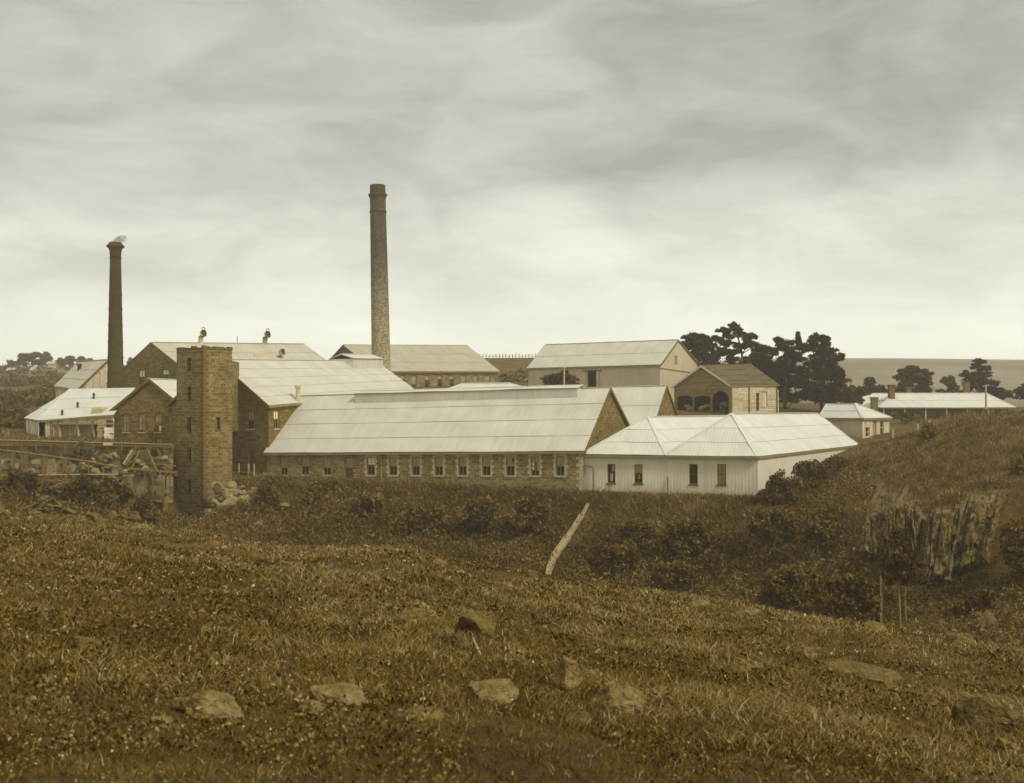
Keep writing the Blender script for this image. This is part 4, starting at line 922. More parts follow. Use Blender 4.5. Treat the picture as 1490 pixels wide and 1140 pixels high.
# ------------------------------------------------------------------ rocks
def ico(sub):
    t = (1 + 5 ** .5) / 2
    v = [Vector(p).normalized() for p in ((-1, t, 0), (1, t, 0), (-1, -t, 0), (1, -t, 0), (0, -1, t), (0, 1, t), (0, -1, -t), (0, 1, -t), (t, 0, -1), (t, 0, 1), (-t, 0, -1), (-t, 0, 1))]
    f = [(0, 11, 5), (0, 5, 1), (0, 1, 7), (0, 7, 10), (0, 10, 11), (1, 5, 9), (5, 11, 4), (11, 10, 2), (10, 7, 6), (7, 1, 8), (3, 9, 4), (3, 4, 2), (3, 2, 6), (3, 6, 8), (3, 8, 9), (4, 9, 5), (2, 4, 11), (6, 2, 10), (8, 6, 7), (9, 8, 1)]
    for _ in range(sub):
        c = {}; g = []
        def mid(a, b):
            k = (min(a, b), max(a, b))
            if k not in c: v.append(((v[a] + v[b]) / 2).normalized()); c[k] = len(v) - 1
            return c[k]
        for a, b, d in f:
            x, y, z = mid(a, b), mid(b, d), mid(d, a); g += [(a, x, z), (b, y, x), (d, z, y), (x, y, z)]
        f = g
    return np.array([tuple(p) for p in v]), f
ICO = {k: ico(k) for k in (1, 2, 3)}
def rock_geo(c, rx, ry, rz, seed, sub=3, flat=0.66, rough=0.19, rot=None, cuts=12):
    """angular boulder: a sphere cut by random planes, then roughened"""
    v, f = ICO[sub]; r = np.random.default_rng(seed); v = v.copy()
    for _ in range(cuts):
        n = r.normal(size=3); n /= np.linalg.norm(n); h = r.uniform(.5, .9); d = v @ n; m = d > h; v[m] -= np.outer(d[m] - h, n) * flat * 1.5
    k = r.normal(size=(5, 3)) * 3.2; ph = r.uniform(0, 6, 5)
    disp = sum(np.sin(v @ k[q] + ph[q]) for q in range(5)) / 5; disp2 = sum(np.sin(v @ (k[q] * 3.1) + ph[q] * 2) for q in range(5)) / 5
    v = v * (1 + rough * disp + rough * .45 * disp2)[:, None]
    a = r.uniform(0, 6.28) if rot is None else rot; ca, sa = math.cos(a), math.sin(a)
    v = v * np.array([rx, ry, rz]) if rot is not None else v * np.array([rx, ry, rz])
    if rot is not None: v = np.stack([v[:, 0] * ca - v[:, 2] * sa, v[:, 1], v[:, 0] * sa + v[:, 2] * ca], 1)
    return v + np.array(tuple(c)), f
def rock(name, c, rx, ry, rz, seed, mat, label=None, cat='rock', group=None, parent=None, sub=3, rot=None, smooth=False, **kw):
    v, f = rock_geo((0, 0, 0) if parent is None else c, rx, ry, rz, seed, sub, rot=rot, **kw)
    me = bpy.data.meshes.new(name); 
    if parent is not None: v = v - np.array(tuple(parent.location))
    me.from_pydata([tuple(p) for p in v], [], f); me.materials.append(mat)
    if smooth: me.polygons.foreach_set('use_smooth', [True] * len(me.polygons))
    o = bpy.data.objects.new(name, me); COL.objects.link(o)
    if parent is not None: o.parent = parent
    else: o.location = tuple(c)
    if label: tag(o, label, cat, group)
    return o
def boulders():
    L = [ # px, py(base), width px, height px, label
     (692, 922, 82, 42, 'broad flat boulder in the middle of the pasture', .0),
     (661, 944, 42, 26, 'small rounded boulder touching the left side of the broad flat boulder', .0),
     (648, 920, 18, 10, 'tiny stone in the gap left of the broad flat boulder', .0),
     (597, 908, 62, 22, 'low slab of rock left of the broad flat boulder', .2),
     (722, 1022, 84, 40, 'lumpy pale boulder in the lower middle pasture', .0),
     (824, 1002, 58, 44, 'pointed pale boulder right of the lumpy pale boulder', .0),
     (842, 1056, 56, 30, 'rounded grey boulder half sunk near the bottom centre', .0),
     (905, 1040, 88, 52, 'large dark grassy boulder right of the pointed pale boulder', -.2),
     (302, 1044, 92, 42, 'wide pale boulder in the lower left pasture', .0),
     (503, 1024, 92, 26, 'long low rock right of the wide pale boulder', -.25),
     (120, 947, 42, 24, 'faint rounded boulder near the left edge of the pasture', .0),
     (452, 1040, 46, 22, 'low rock between the wide pale boulder and the long low rock', .0),
     (612, 1046, 56, 16, 'thin sunken rock below the long low rock', .0),
     (1252, 988, 104, 28, 'long overhanging rock ledge with dark shadow on the right pasture', -.12),
     (1292, 1004, 26, 16, 'small stone at the right end of the long rock ledge', .0),
     (1442, 1062, 96, 40, 'slanting dark rock near the lower right corner', -.35),
     (1096, 895, 34, 18, 'small pale rock at the pasture brow below the gully trees', .0),
     (1180, 958, 26, 16, 'small pale stone left of the long rock ledge', .0),
     (660, 862, 32, 22, 'small dark boulder at the pasture brow in the middle', .0),
     (718, 860, 40, 18, 'small dark rock right of the small dark boulder at the brow', .0),
     (500, 786, 22, 10, 'tiny pale stone on the brow near the scrub bank', .0),
     (1400, 940, 46, 26, 'pale broken rock at the brow below the cliff', .0),
     (1440, 925, 36, 30, 'upright pale rock at the brow below the cliff', .2),
     (1478, 945, 20, 16, 'white stone at the right edge below the cliff', .0),
     (205, 776, 30, 14, 'flat pale stone in the pasture below the timber staging', .0),
     (140, 760, 24, 12, 'small stone at the brow below the dark scrub', .0),
     (1470, 1100, 40, 36, 'white stone in the lower right corner', .0),
     (1075, 982, 60, 18, 'dark sunken rock left of the long rock ledge', .0),
     (232, 1052, 28, 14, 'little pale stone at the left of the wide pale boulder', .0),
     (640, 822, 18, 8, 'little white stone on the brow by the fallen branch', .0),
     (1270, 920, 40, 14, 'low grey rock at the brow under the twin trunk tree', .0),
     (1020, 882, 34, 9, 'thin slab at the brow below the white building', .0)]
    for k, (px, py, w, h, lb, rot) in enumerate(L):
        g = ground_at(px, py); s = g.y / F
        pale = any(q in lb for q in ('pale', 'white')); 
        rock('boulder', (g.x, g.y + w * s * .15, g.z + h * s * .02), w * s * .58, w * s * .52, h * s * .92, 100 + k, M['rock_mid' if pale else 'rock'], lb, 'boulder', 'boulders in the pasture', rot=rot)
    # grey ledge at the left edge
    g = ground_at(4, 800, 40, 75); g = P(0, 745, 66); rock('rock_ledge', (g.x - 1.0, g.y, g.z - .8), 2.4, 2.3, 1.7, 301, M['rock'], 'grey rock ledge rising at the left edge before the dark scrub', 'rock ledge')
boulders()
def pasture_stones():
    V, Fc, off = [], [], 0; Cc = []
    n = 420; d = np.exp(rng.uniform(math.log(4.2), math.log(62), n)); u = rng.uniform(-.5, .5, n); x = u * d; z = hz(x, d)
    for k in range(n):
        s = rng.uniform(2, 6) * d[k] / F * (2.0 if rng.random() < .12 else 1)
        v, f = rock_geo((x[k], d[k], z[k] + s * .1), s, s, s * .6, 1000 + k, 1)
        V.append(v); Fc.append(np.array(f) + off); off += len(v); Cc.append(np.tile(tone_arr(np.array([rng.uniform(.07, .19)])), (len(v), 1)))
    o = fast_mesh('loose_stones', np.concatenate(V), 3, np.concatenate(Fc).ravel(), attr_mat('loose_stone', .95), np.concatenate(Cc)); tag(o, 'small pale loose stones scattered through the pasture grass', 'stones', kind='stuff')
pasture_stones()

def outcrop(name, label, pts, seed, mat):
    """pts: (px, py, width px, height px, depth)"""
    c = P(pts[0][0], pts[0][1], pts[0][4]); r = thing(name, c, label, 'rock outcrop')
    for k, (px, py, w, h, d) in enumerate(pts):
        s = d / F; rr = random.Random(seed + k)
        for j in range(7):
            q = P(px + rr.uniform(-.42, .42) * w, py + rr.uniform(-.36, .4) * h, d + rr.uniform(-.2, .8)); f = rr.uniform(.25, .75)
            rock('stone', q, w * s * .6 * f * rr.uniform(.8, 1.5), w * s * .5 * f, h * s * .6 * f * rr.uniform(.5, 1.1), seed * 7 + k * 11 + j, mat, parent=r, sub=1, rot=rr.uniform(-.9, .9), rough=.06)
    return r
outcrop('tower_outcrop', 'pale jagged rock outcrop at the right foot of the stone tower', [(322, 762, 56, 26, 104), (333, 736, 42, 34, 105), (326, 716, 34, 28, 106.5), (345, 722, 34, 30, 106), (352, 748, 30, 34, 104.5), (336, 706, 26, 16, 107), (302, 768, 36, 16, 103), (348, 768, 24, 24, 103), (316, 742, 26, 24, 105.5), (362, 716, 26, 20, 106), (364, 738, 24, 22, 104.5), (342, 728, 36, 40, 105.5), (310, 756, 34, 26, 103.6), (372, 752, 20, 20, 103)], 400, M['rock_pale'])
outcrop('bank_outcrop', 'pale broken rocks on the bank below the gabled mill door', [(366, 772, 20, 16, 98), (378, 768, 18, 22, 98), (388, 774, 18, 16, 98), (372, 780, 16, 12, 97.5), (384, 782, 22, 10, 97)], 430, M['rock_pale'])
rock('bank_boulder', P(414, 735, 101.5), .5, .4, .32, 440, M['rock_pale'], 'single white boulder on the scrub bank below the gabled mill', 'boulder')
rock('bank_stone', P(667, 741, 98), .22, .2, .18, 441, M['rock_pale'], 'tiny white stone on the scrub bank below the stone shed windows', 'stone')
outcrop('path_rocks', 'pale rubble spilling down beside the dark scrub at left', [(76, 714, 30, 18, 97), (66, 726, 30, 16, 95), (86, 704, 26, 14, 99), (60, 738, 34, 12, 92), (98, 742, 22, 10, 91), (84, 734, 24, 10, 93), (44, 742, 26, 12, 90)], 450, M['rock'])
outcrop('weir_rocks', 'pale weathered rocks under the timber staging left of the tower', [(135, 684, 26, 18, 107.5), (160, 684, 24, 16, 107.5), (178, 688, 24, 14, 107), (150, 672, 16, 26, 108.3), (164, 664, 20, 20, 108.4), (138, 664, 14, 22, 108.4), (235, 672, 14, 16, 108), (122, 678, 14, 18, 108), (205, 676, 20, 20, 108.4)], 470, M['rock_pale'])
outcrop('rubble_bank', 'heap of pale rubble on the bank between stone range and barn', [(734, 548, 14, 10, 205), (748, 545, 22, 12, 207), (742, 555, 26, 10, 203), (758, 553, 18, 12, 204), (768, 550, 16, 14, 206), (728, 556, 14, 8, 203), (752, 560, 30, 8, 202), (764, 543, 12, 8, 208)], 490, M['rock'])
outcrop('brow_rocks', 'low pale rocks along the pasture brow left of the tower', [(108, 758, 34, 12, 74), (150, 766, 30, 10, 72), (190, 752, 22, 22, 80), (170, 752, 18, 14, 80), (128, 752, 30, 12, 78), (60, 752, 30, 10, 76)], 510, M['rock'])

# ------------------------------------------------------------------ columnar cliff
def cliff():
    c0 = P(1400, 850, 71); r = thing('basalt_cliff', c0, 'columnar basalt cliff face on the right hillside', 'cliff')
    rr = random.Random(5)
    def column(p_bot, p_top, w, dpt):
        a, b = Vector(p_bot), Vector(p_top); mb = MB(); t = (b - a).normalized(); x = t.cross(Vector((0, -1, 0))).normalized(); y = x.cross(t)
        ns = 6; rings = []; ks = [0, .3, .65, .97, 1.0]; j0 = [rr.uniform(.65, 1.25) for _ in range(ns)]; ph = rr.uniform(0, 1)
        for kk in ks:
            sc = 1.0 if kk < .98 else .8
            c = lerp(a, b, kk) + x * rr.uniform(-.07, .07) * w + y * rr.uniform(-.16, .16)
            rings.append([c + (x * math.cos(2 * math.pi * (q + ph) / ns) * w / 2 + y * math.sin(2 * math.pi * (q + ph) / ns) * dpt / 2) * j0[q] * sc * rr.uniform(.86, 1.1) for q in range(ns)])
        for k in range(len(ks) - 1):
            for q in range(ns): mb.face([rings[k][q], rings[k][(q + 1) % ns], rings[k + 1][(q + 1) % ns], rings[k + 1][q]])
        mb.face(rings[-1]); mb.face(rings[0][::-1])
        return mb.build('rock_column', M['rock_cliff'], r)
    def seat(px, py, out):
        g = ground_at(px, py, 58, 92); return Vector((g.x * (1 - out / g.y), g.y - out, CZ + (g.z - CZ) * (1 - out / g.y)))
    def face_patch(corner, nu, nv, ridges, slant, amp, seed, name):
        # continuous rock surface with uneven upright ribs and stepped breaks, its rim sunk into the slope
        q = np.random.default_rng(seed); (ax, ay), (bx, by), (cx_, cy), (dx_, dy) = corner     # top-left, top-right, foot-right, foot-left
        edges = np.sort(q.uniform(0, 1, ridges)); lev = q.uniform(0, 1, ridges + 1); tilt = q.uniform(-.5, .5, ridges + 1); mb = MB(); G = []; jag = q.uniform(-9, 9, ridges + 1)
        brk = [np.sort(q.uniform(.1, .95, 3)) for _ in range(ridges + 1)]; stp = [np.cumsum(q.uniform(-.35, .45, 4)) for _ in range(ridges + 1)]
        for i in range(nv + 1):
            row = []
            for j in range(nu + 1):
                u, v = j / nu, i / nv; uu = u + slant * (v - .5) + .012 * math.sin(v * 9 + u * 30)
                k = int(np.searchsorted(edges, uu)); e0 = edges[k - 1] if k > 0 else -.05; e1 = edges[k] if k < ridges else 1.05; f = (uu - e0) / max(1e-3, e1 - e0)
                bump = lev[k] * .9 + tilt[k] * (f - .5) - .32 * (max(0, 1 - min(f, 1 - f) * 8)) + .9 * float(vnoise(np.array([uu * 13.0]), np.array([v * 7.0]), seed)[0]) + .5 * float(vnoise(np.array([uu * 34.0]), np.array([v * 20.0]), seed + 1)[0]) + .5 * stp[k][int(np.searchsorted(brk[k], v))]
                rim = min(1, min(u, 1 - u) * 9, min(v, 1 - v) * 7)
                out = amp * (bump * rim + .55 * rim) + q.normal() * .035 - .5 * (1 - rim)
                px = (ax + (bx - ax) * u) * (1 - v) + (dx_ + (cx_ - dx_) * u) * v; py = (ay + (by - ay) * u) * (1 - v) + (dy + (cy - dy) * u) * v
                py += (1 - v) * jag[k] + 5 * (1 - v) * math.sin(u * 17); px += 9 * math.sin(v * 2.6) * (.35 - u); row.append(seat(px + q.normal() * .4, py + q.normal() * .6, out))
            G.append(row)
        for i in range(nv):
            for j in range(nu):
                mb.face([G[i + 1][j], G[i + 1][j + 1], G[i][j + 1]]); mb.face([G[i + 1][j], G[i][j + 1], G[i][j]])
        return mb.build(name, M['rock_cliff'], r)
    face_patch([(1330, 736), (1474, 706), (1446, 826), (1334, 868)], 120, 46, 13, .12, .75, 3, 'rock_face')
    face_patch([(1268, 694), (1352, 738), (1338, 838), (1226, 812)], 90, 50, 20, -.42, .75, 4, 'rock_face')
    # columns that stand proud of the face
    for k in range(9):
        t = (k + rr.uniform(-.3, .3)) / 8.0; tx = 1342 + 118 * t; ty = 744 - 30 * min(1, t * 1.25) + 12 * max(0, t - .85) / .15 + rr.uniform(-5, 5)
        fx = 1342 + 84 * t + rr.uniform(-3, 3); fy = 852 - 8 * t - 66 * max(0, t - .4) / .6 + rr.uniform(-12, 12); u0, u1 = rr.uniform(0, .2), rr.uniform(.5, 1)
        o = rr.uniform(.2, .45); column(seat(tx + (fx - tx) * u1, ty + (fy - ty) * u1, o), seat(tx + (fx - tx) * u0, ty + (fy - ty) * u0, o - .1), rr.uniform(.3, .5), rr.uniform(.5, .8))
    for k in range(16):
        t = rr.random(); px = 1240 + 86 * t; y0 = 800 - 26 * t + rr.uniform(-50, 24); ln = rr.uniform(20, 44); column(seat(px, y0, .22), seat(px + ln * .5, y0 - ln, .2), rr.uniform(.14, .28), rr.uniform(.3, .5))
cliff()
def vary(mat):
    t = mat.node_tree; b = t.nodes['Principled BSDF']; src = b.inputs['Base Color'].links[0].from_socket; oi = N(t, 'ShaderNodeObjectInfo')
    t.links.new(mixc(t, 1.0, src, ramp(t, oi.outputs['Random'], [(0.0, .7), (.6, 1.0), (1.0, 1.18)]), 'MULTIPLY'), b.inputs['Base Color'])
def crevice_tufts():
    cs = []; q = np.random.default_rng(8)
    for k in range(150):
        px, py = (q.uniform(1336, 1468), q.uniform(715, 860)) if k % 2 else (q.uniform(1236, 1345), q.uniform(705, 835))
        if k % 5 == 0: px = q.uniform(1334, 1470); py = 742 - 30 * min(1, (px - 1334) / 105) + q.uniform(-8, 4)
        g = ground_at(px, py, 58, 92); r = q.uniform(.12, .38); cs.append(cards(in_ellipsoid(22, (g.x * .993, g.y * .993, g.z + .1), (r, r, r), .2), .09, q.uniform(.06, .13), .4, .6, .35, .45))
    tag(leaf_mesh('crevice_plants', cs), 'small plants rooted in the cracks of the cliff', 'plants', kind='stuff')
vary(M['rock_cliff']); vary(M['rock_pale']); vary(M['rock'])

# ------------------------------------------------------------------ flume, retaining wall and staging at the left
def left_works():
    a, b = P(-70, 646, 109.3), P(252, 650, 109.3)
    r = thing('retaining_wall', base_loc(a, b, z=4), 'rough stone retaining wall below the low shed and flume', 'wall')
    w = Wall(a, b); make_wall(r, w, [(0, 2.0), (w.len, 1.0), (w.len, 6.5), (0, 6.7)], M['retain'])
    rr = random.Random(3)
    for k in range(46):
        u = rr.uniform(.02, .98) * w.len; z = rr.uniform(3.7, 6.3); p = w.pt(u, z, 0); s = rr.uniform(.22, .6)
        rock('stone', p, s, .22, s * .6, 600 + k, M['rock' if k % 3 else 'rock_mid'], parent=r, sub=2)
    for px, t, bt in ((24, 658, 690), (70, 664, 690), (97, 668, 690), (42, 660, 690), (126, 671, 690)):
        u, z1 = w.at(px, t); _, z0 = w.at(px, bt); mb = MB(); w.box(mb, u - .1, u + .1, z0 - .4, z1, .5, .72); mb.build('buttress_post', M['timber'], r)
    # upper timber flume
    a, b = P(-60, 641, 108.6), P(250, 649, 108.2); f = thing('timber_flume', base_loc(a, b, z=6.5), 'long horizontal timber flume carried along the top of the retaining wall', 'flume')
    for o, hh in ((0, .24), (.8, .24)):
        mb = MB(); dv = Vector((0, o, 0)); mb.bar(a + dv, b + dv, .09, hh); mb.build('side_board', M['timber'], f)
    mb = MB(); dv = Vector((0, .4, -.2)); mb.bar(a + dv, b + dv, .7, .08); mb.build('bed_board', M['timber'], f)
    mb = MB(); dv = Vector((0, -.08, .15)); mb.bar(a + dv, b + dv, .14, .06); mb.build('top_rail', M['timber_pale'], f)
    for k in range(15):
        p = lerp(a, b, (k + .5) / 15); mb = MB(); mb.bar(Vector((p.x, p.y - .1, p.z - .9)), Vector((p.x, p.y - .1, p.z + .1)), .09, .06); mb.build('strut', M['timber'], f)
    # lower sloping pipe
    pts = [(-60, 647), (0, 655), (64, 663), (129, 672), (172, 681)]; q = [P(px, py, 106.6) for px, py in pts]
    f = thing('sloping_pipe', q[2], 'sloping pipe descending rightwards across the retaining wall', 'pipe')
    mb = MB(); mb.tube(q, [.1] * 5, 8); mb.build('pipe', M['timber_mid'], f)
    for k in range(1, 8):
        t = k / 8 * 4; i = min(3, int(t)); p = lerp(q[i], q[i + 1], t - i); g = hz1(p.x, p.y); mb = MB(); mb.bar(Vector((p.x, p.y, g - .3)), p, .12, .12); mb.build('support_post', M['timber'], f)
    q = [P(px, py, 104.6) for px, py in ((-60, 693), (60, 691.5), (172, 690.5))]; o = MB(); o.tube(q, [.07] * 3, 6); g = thing('low_rail', q[1], 'thin low rail running above the dark scrub at left', 'rail'); o.build('rail', M['timber_pale'], g)
    for k in range(7):
        p = lerp(q[0], q[2], (k + .5) / 7); z = hz1(p.x, p.y); m2 = MB(); m2.bar(Vector((p.x, p.y, z - .4)), Vector((p.x, p.y, p.z)), .1, .1); m2.build('rail_post', M['timber'], g)
    # staging next to the tower
    s = thing('timber_staging', P(220, 720, 106), 'rickety timber staging of posts and braces against the left of the stone tower', 'staging')
    def beam(x0, y0, d0, x1, y1, d1, wd, mat='timber', nm='beam'):
        mb = MB(); mb.bar(P(x0, y0, d0), P(x1, y1, d1), wd * .72, wd * .72); mb.build(nm, M[mat], s)
    beam(186, 682, 105.4, 258, 688, 107, .28, 'timber_mid', 'deck_beam'); beam(190, 688, 107, 258, 692, 108, .2, 'timber', 'deck_beam')
    for k in range(9): beam(192 + k * 7.4, 683 + k * .6, 105.3, 194 + k * 7.4, 687 + k * .5, 108.4, .2, 'timber', 'deck_plank')
    for px in (211, 222, 235, 247): beam(px, 686, 105.5, px + .5, 728, 105.5, .16, 'timber_mid', 'post')
    for px in (216, 241): beam(px, 688, 107.6, px, 724, 107.6, .16, 'timber', 'post')
    beam(213, 653, 106.6, 229, 688, 106.2, .26, 'timber_mid', 'brace'); beam(203, 655, 107, 192, 682, 106, .18, 'timber', 'brace'); beam(228, 652, 108, 246, 686, 108, .18, 'timber', 'brace'); beam(186, 672, 106, 256, 678, 108, .14, 'timber', 'handrail')
    mb = MB(); a, b = P(181, 676, 106.2), P(194, 656, 106.6); mb.bar(a, b, .14, .62, (0, -1, .3)); mb.build('leaning_board', M['timber_pale'], s)
    mb = MB(); a, b = P(187, 690, 105), P(186, 722, 105); mb.tube([a, lerp(a, b, .5) + Vector((.1, 0, 0)), b], [.3, .36, .42], 8); mb.build('stone_pier', M['rock_mid'], s)
    mb = MB(); q = [P(px, py, 103.8) for px, py in ((246, 716), (242, 718), (240, 724), (239.5, 760))]; mb.tube(q, [.2, .24, .28, .3], 8); tag(mb.build('curved_post', M['timber_mid'], None, True), 'pale bent post standing just left of the tower foot', 'post')
    mb = MB(); a, b = P(108, 650, 107.9), P(125, 636, 108); mb.bar(a, b, .12, .16); tag(mb.build('leaning_plank', M['timber_mid'], None), 'pale plank leaning across the flume below the low shed', 'plank')
    mb = MB(); a, b = P(151, 646.5, 107.7), P(163, 646.5, 107.7); mb.bar(a, b, .3, .22); tag(mb.build('plank_stack', M['trim_pale'], None), 'short white boards lying on the flume near the small stone gable', 'boards')
left_works()
def chute():
    g = lambda px, py, d: P(px, py, d)
    pts = [(856, 741, 97.2), (847, 757, 95.6), (826, 790, 91.5), (805, 820, 87.8), (799, 838, 86.2), (796.5, 850, 85.2)]
    q = [ground_at(px, py, 70, 112) + Vector((0, 0, .36)) for px, py, _ in pts]; r = thing('plank_chute', q[2], 'long pale timber drain chute running down the scrub bank below the white building', 'chute')
    for k in range(5):
        a, b = q[k], q[k + 1]; x = (b - a).cross(Vector((0, 0, 1))).normalized(); wd = (.08, .2, .3, .24, .2)[k]
        if k:
            mb = MB(); mb.bar(a, b, wd * 2, .06); mb.build('bed_board', M['chute_board'], r)
        for s in (-1, 1):
            mb = MB(); o = x * wd * s + Vector((0, 0, .08)); mb.bar(a + o, b + o, .05, .2); mb.build('side_board', M['chute_board'], r)
    for k in (1, 2, 3):
        p = q[k]; z = hz1(p.x, p.y); mb = MB(); mb.bar(Vector((p.x, p.y, min(z, p.z) - 1)), p - Vector((0, 0, .05)), .14, .14); mb.build('trestle_post', M['timber'], r)
    rock('chute_stone', P(857, 739, 97.4), .22, .2, .22, 700, M['rock_pale'], 'white stone at the top end of the timber chute', 'stone')
M['chute_board'] = plain('chute_board', 0.36, 0.9, 0.25, 2.0)
chute()
def sticks():
    L = [([(688, 936), (693, 950), (699, 966)], 'thin curved white stick below the broad flat boulder', .016), ([(597, 806), (607, 810), (614, 819)], 'bleached fallen branch on the pasture brow left of centre', .05), ([(848, 850), (860, 854), (872, 862)], 'bleached fallen branch on the brow near the foot of the chute', .06), ([(478, 742), (466, 752), (456, 768), (452, 776)], 'pale arching bare branch on the bank left of the round bush', .03), ([(493, 742), (472, 756), (466, 772)], 'second pale arching branch beside the round bush', .025)]
    for k, (pp, lb, rd) in enumerate(L):
        if k < 3: q = [ground_at(px, py) + Vector((0, 0, .06 + .02 * j * (k == 0))) for j, (px, py) in enumerate(pp)]
        else: q = [P(px, py, 95) for px, py in pp]
        mb = MB(); mb.tube(q, [rd * (1 - .5 * j / len(q)) for j in range(len(q))], 6); tag(mb.build('fallen_branch', M['timber_mid'] if k else M['timber_pale'], None, True), lb, 'branch')
sticks()

# ------------------------------------------------------------------ foliage
def cards(centers, size, Y, jit=.25, up=0.0, aspect=.55, k=.54):
    n = len(centers); a = rng.normal(size=(n, 3)); a[:, 2] += up; a /= np.linalg.norm(a, axis=1)[:, None]
    b = np.cross(a, rng.normal(size=(n, 3))); b /= np.linalg.norm(b, axis=1)[:, None]
    s = (size * rng.uniform(.6, 1.4, n))[:, None]
    co = np.stack([centers - a * s, centers + b * s * aspect, centers + a * s, centers - b * s * aspect], 1).reshape(-1, 3)
    col = np.repeat(tone_arr(np.clip(Y * (1 + rng.uniform(-jit, jit, n)), .01, .9), k), 4, 0)
    return co, col
def in_ellipsoid(n, c, r, shell=.55):
    v = rng.normal(size=(n, 3)); v /= np.linalg.norm(v, axis=1)[:, None]; t = rng.uniform(shell, 1.0, n) ** .7
    return np.array(tuple(c)) + v * t[:, None] * np.array(r) * rng.uniform(.82, 1.12, (n, 1))
def leaf_mesh(name, cs, parent=None, mat=None):
    co = np.concatenate([c for c, _ in cs]); col = np.concatenate([c for _, c in cs])
    if parent is not None: co = co - np.array(tuple(parent.location))
    return fast_mesh(name, co, 4, np.arange(len(co)), mat or M['leaf'], col, parent)
def tree(name, label, base, trunk, clumps, Y, csize, per, group=None, bark='bark', r0=.3, cat='tree', limbs=True):
    """base: ground point; trunk: list of points; clumps: (centre, (rx, ry, rz))"""
    r = thing(name, base, label, cat, group); mb = MB()
    n = len(trunk); mb.tube(trunk, [r0 * (1 - .75 * k / (n - 1)) for k in range(n)], 8)
    if limbs:
        for c, rd in clumps:
            c = Vector(c); k = min(range(n), key=lambda q: abs(Vector(trunk[q]).z - (c.z - .6 * (Vector((c.x, c.y, 0)) - Vector((trunk[q][0], trunk[q][1], 0))).length)))
            a = Vector(trunk[k]); m = lerp(a, c, .5) + Vector((0, 0, .12 * (c - a).length)); mb.tube([a, m, c], [r0 * .34, r0 * .22, r0 * .06], 5)
    mb.build('trunk', M[bark], r, True)
    cs = []; sub = []
    for c, rd in clumps:
        sub.append((c, [rd[0] * .7, rd[1] * .7, rd[2] * .62]))
        for _ in range(7):
            v = rng.normal(size=3); v /= np.linalg.norm(v); f = rng.uniform(.2, .42); sub.append((Vector([c[i] + v[i] * rd[i] * .92 for i in range(3)]), [rd[0] * f * 1.25, rd[1] * f * 1.25, rd[2] * f * .7]))
    for c, rd in sub:
        k = int(per * (rd[0] * rd[2]) ** .5 * max(.6, rd[1]) / 1.2) + 20
        yy = Y * rng.uniform(.8, 1.25)
        cs.append(cards(in_ellipsoid(k, c, rd), csize, yy, .35, .2, .36))
        # ragged tufts outside the clump
        kk = max(6, k // 4); cs.append(cards(in_ellipsoid(kk, c, [x * 1.3 for x in rd], .9), csize * .9, yy, .35, .4, .25))
    leaf_mesh('crown', cs, r); return r
def px_clumps(L, d, spread=1.0):
    """(px, py, rx px, ry px[, depth offset])"""
    out = []; s = d / F
    for q in L:
        dd = q[4] if len(q) > 4 else random.uniform(-1, 1) * spread * q[2] * s
        p = P(q[0], q[1], d + dd); out.append((p, (q[2] * s, q[2] * s * .9, q[3] * s)))
    return out
def px_tree(name, label, bx, by, d, trunk_px, L, Y=.05, csize=.3, per=150, group=None, r0=.3, bark='bark', spread=1.0, limbs=True):
    b = P(bx, by, d); b.z = hz1(b.x, b.y); tr = [b - Vector((0, 0, .3))] + [P(x, y, d) for x, y in trunk_px]
    return tree(name, label, b, tr, px_clumps(L, d, spread), Y, csize, per, group, bark, r0, limbs=limbs)
G = 'pines behind the cart shed'
px_tree('pine_tree', 'dark spreading pine rising behind the barn gable, flat topped', 1018, 560, 178, [(1018, 535), (1016, 510), (1014, 492)],
  [(1009, 492, 16, 8), (1026, 495, 14, 7), (1000, 505, 12, 8), (1016, 506, 16, 9), (1034, 504, 12, 8), (1022, 518, 18, 9), (1038, 522, 14, 9), (1008, 520, 12, 8), (1044, 494, 8, 5), (1030, 532, 20, 9), (1046, 536, 14, 8)], .030, .34, 230, G)
px_tree('pine_tree', 'tall open topped pine with gaps of sky, highest of the pines', 1078, 570, 180, [(1078, 540), (1080, 515), (1074, 492), (1066, 474)],
  [(1066, 474, 6, 4), (1072, 478, 7, 4), (1054, 481, 10, 5), (1077, 485, 8, 4), (1062, 489, 8, 3), (1058, 500, 9, 4), (1050, 511, 8, 6), (1066, 513, 10, 5), (1072, 503, 7, 3), (1062, 524, 11, 5), (1088, 492, 9, 6), (1096, 489, 5, 4), (1090, 503, 12, 6), (1104, 507, 12, 5), (1118, 510, 10, 4), (1100, 517, 14, 6), (1088, 527, 13, 8), (1112, 524, 12, 6), (1126, 514, 6, 3), (1100, 540, 18, 10), (1082, 545, 14, 9)], .030, .34, 230, G)
px_tree('pine_tree', 'broad dark pine with two pointed leaders right of the cart shed', 1142, 595, 172, [(1142, 560), (1148, 530), (1160, 500), (1161, 488)],
  [(1161, 489, 2, 5), (1163, 497, 4, 6), (1136, 499, 9, 5), (1130, 495, 4, 4), (1150, 499, 5, 4), (1142, 507, 14, 7), (1166, 506, 9, 7), (1156, 517, 16, 9), (1140, 524, 15, 9), (1130, 540, 16, 10), (1152, 538, 18, 12), (1146, 558, 22, 12), (1166, 552, 16, 12), (1128, 562, 14, 10), (1150, 578, 22, 10), (1172, 575, 16, 10)], .030, .34, 230, G)
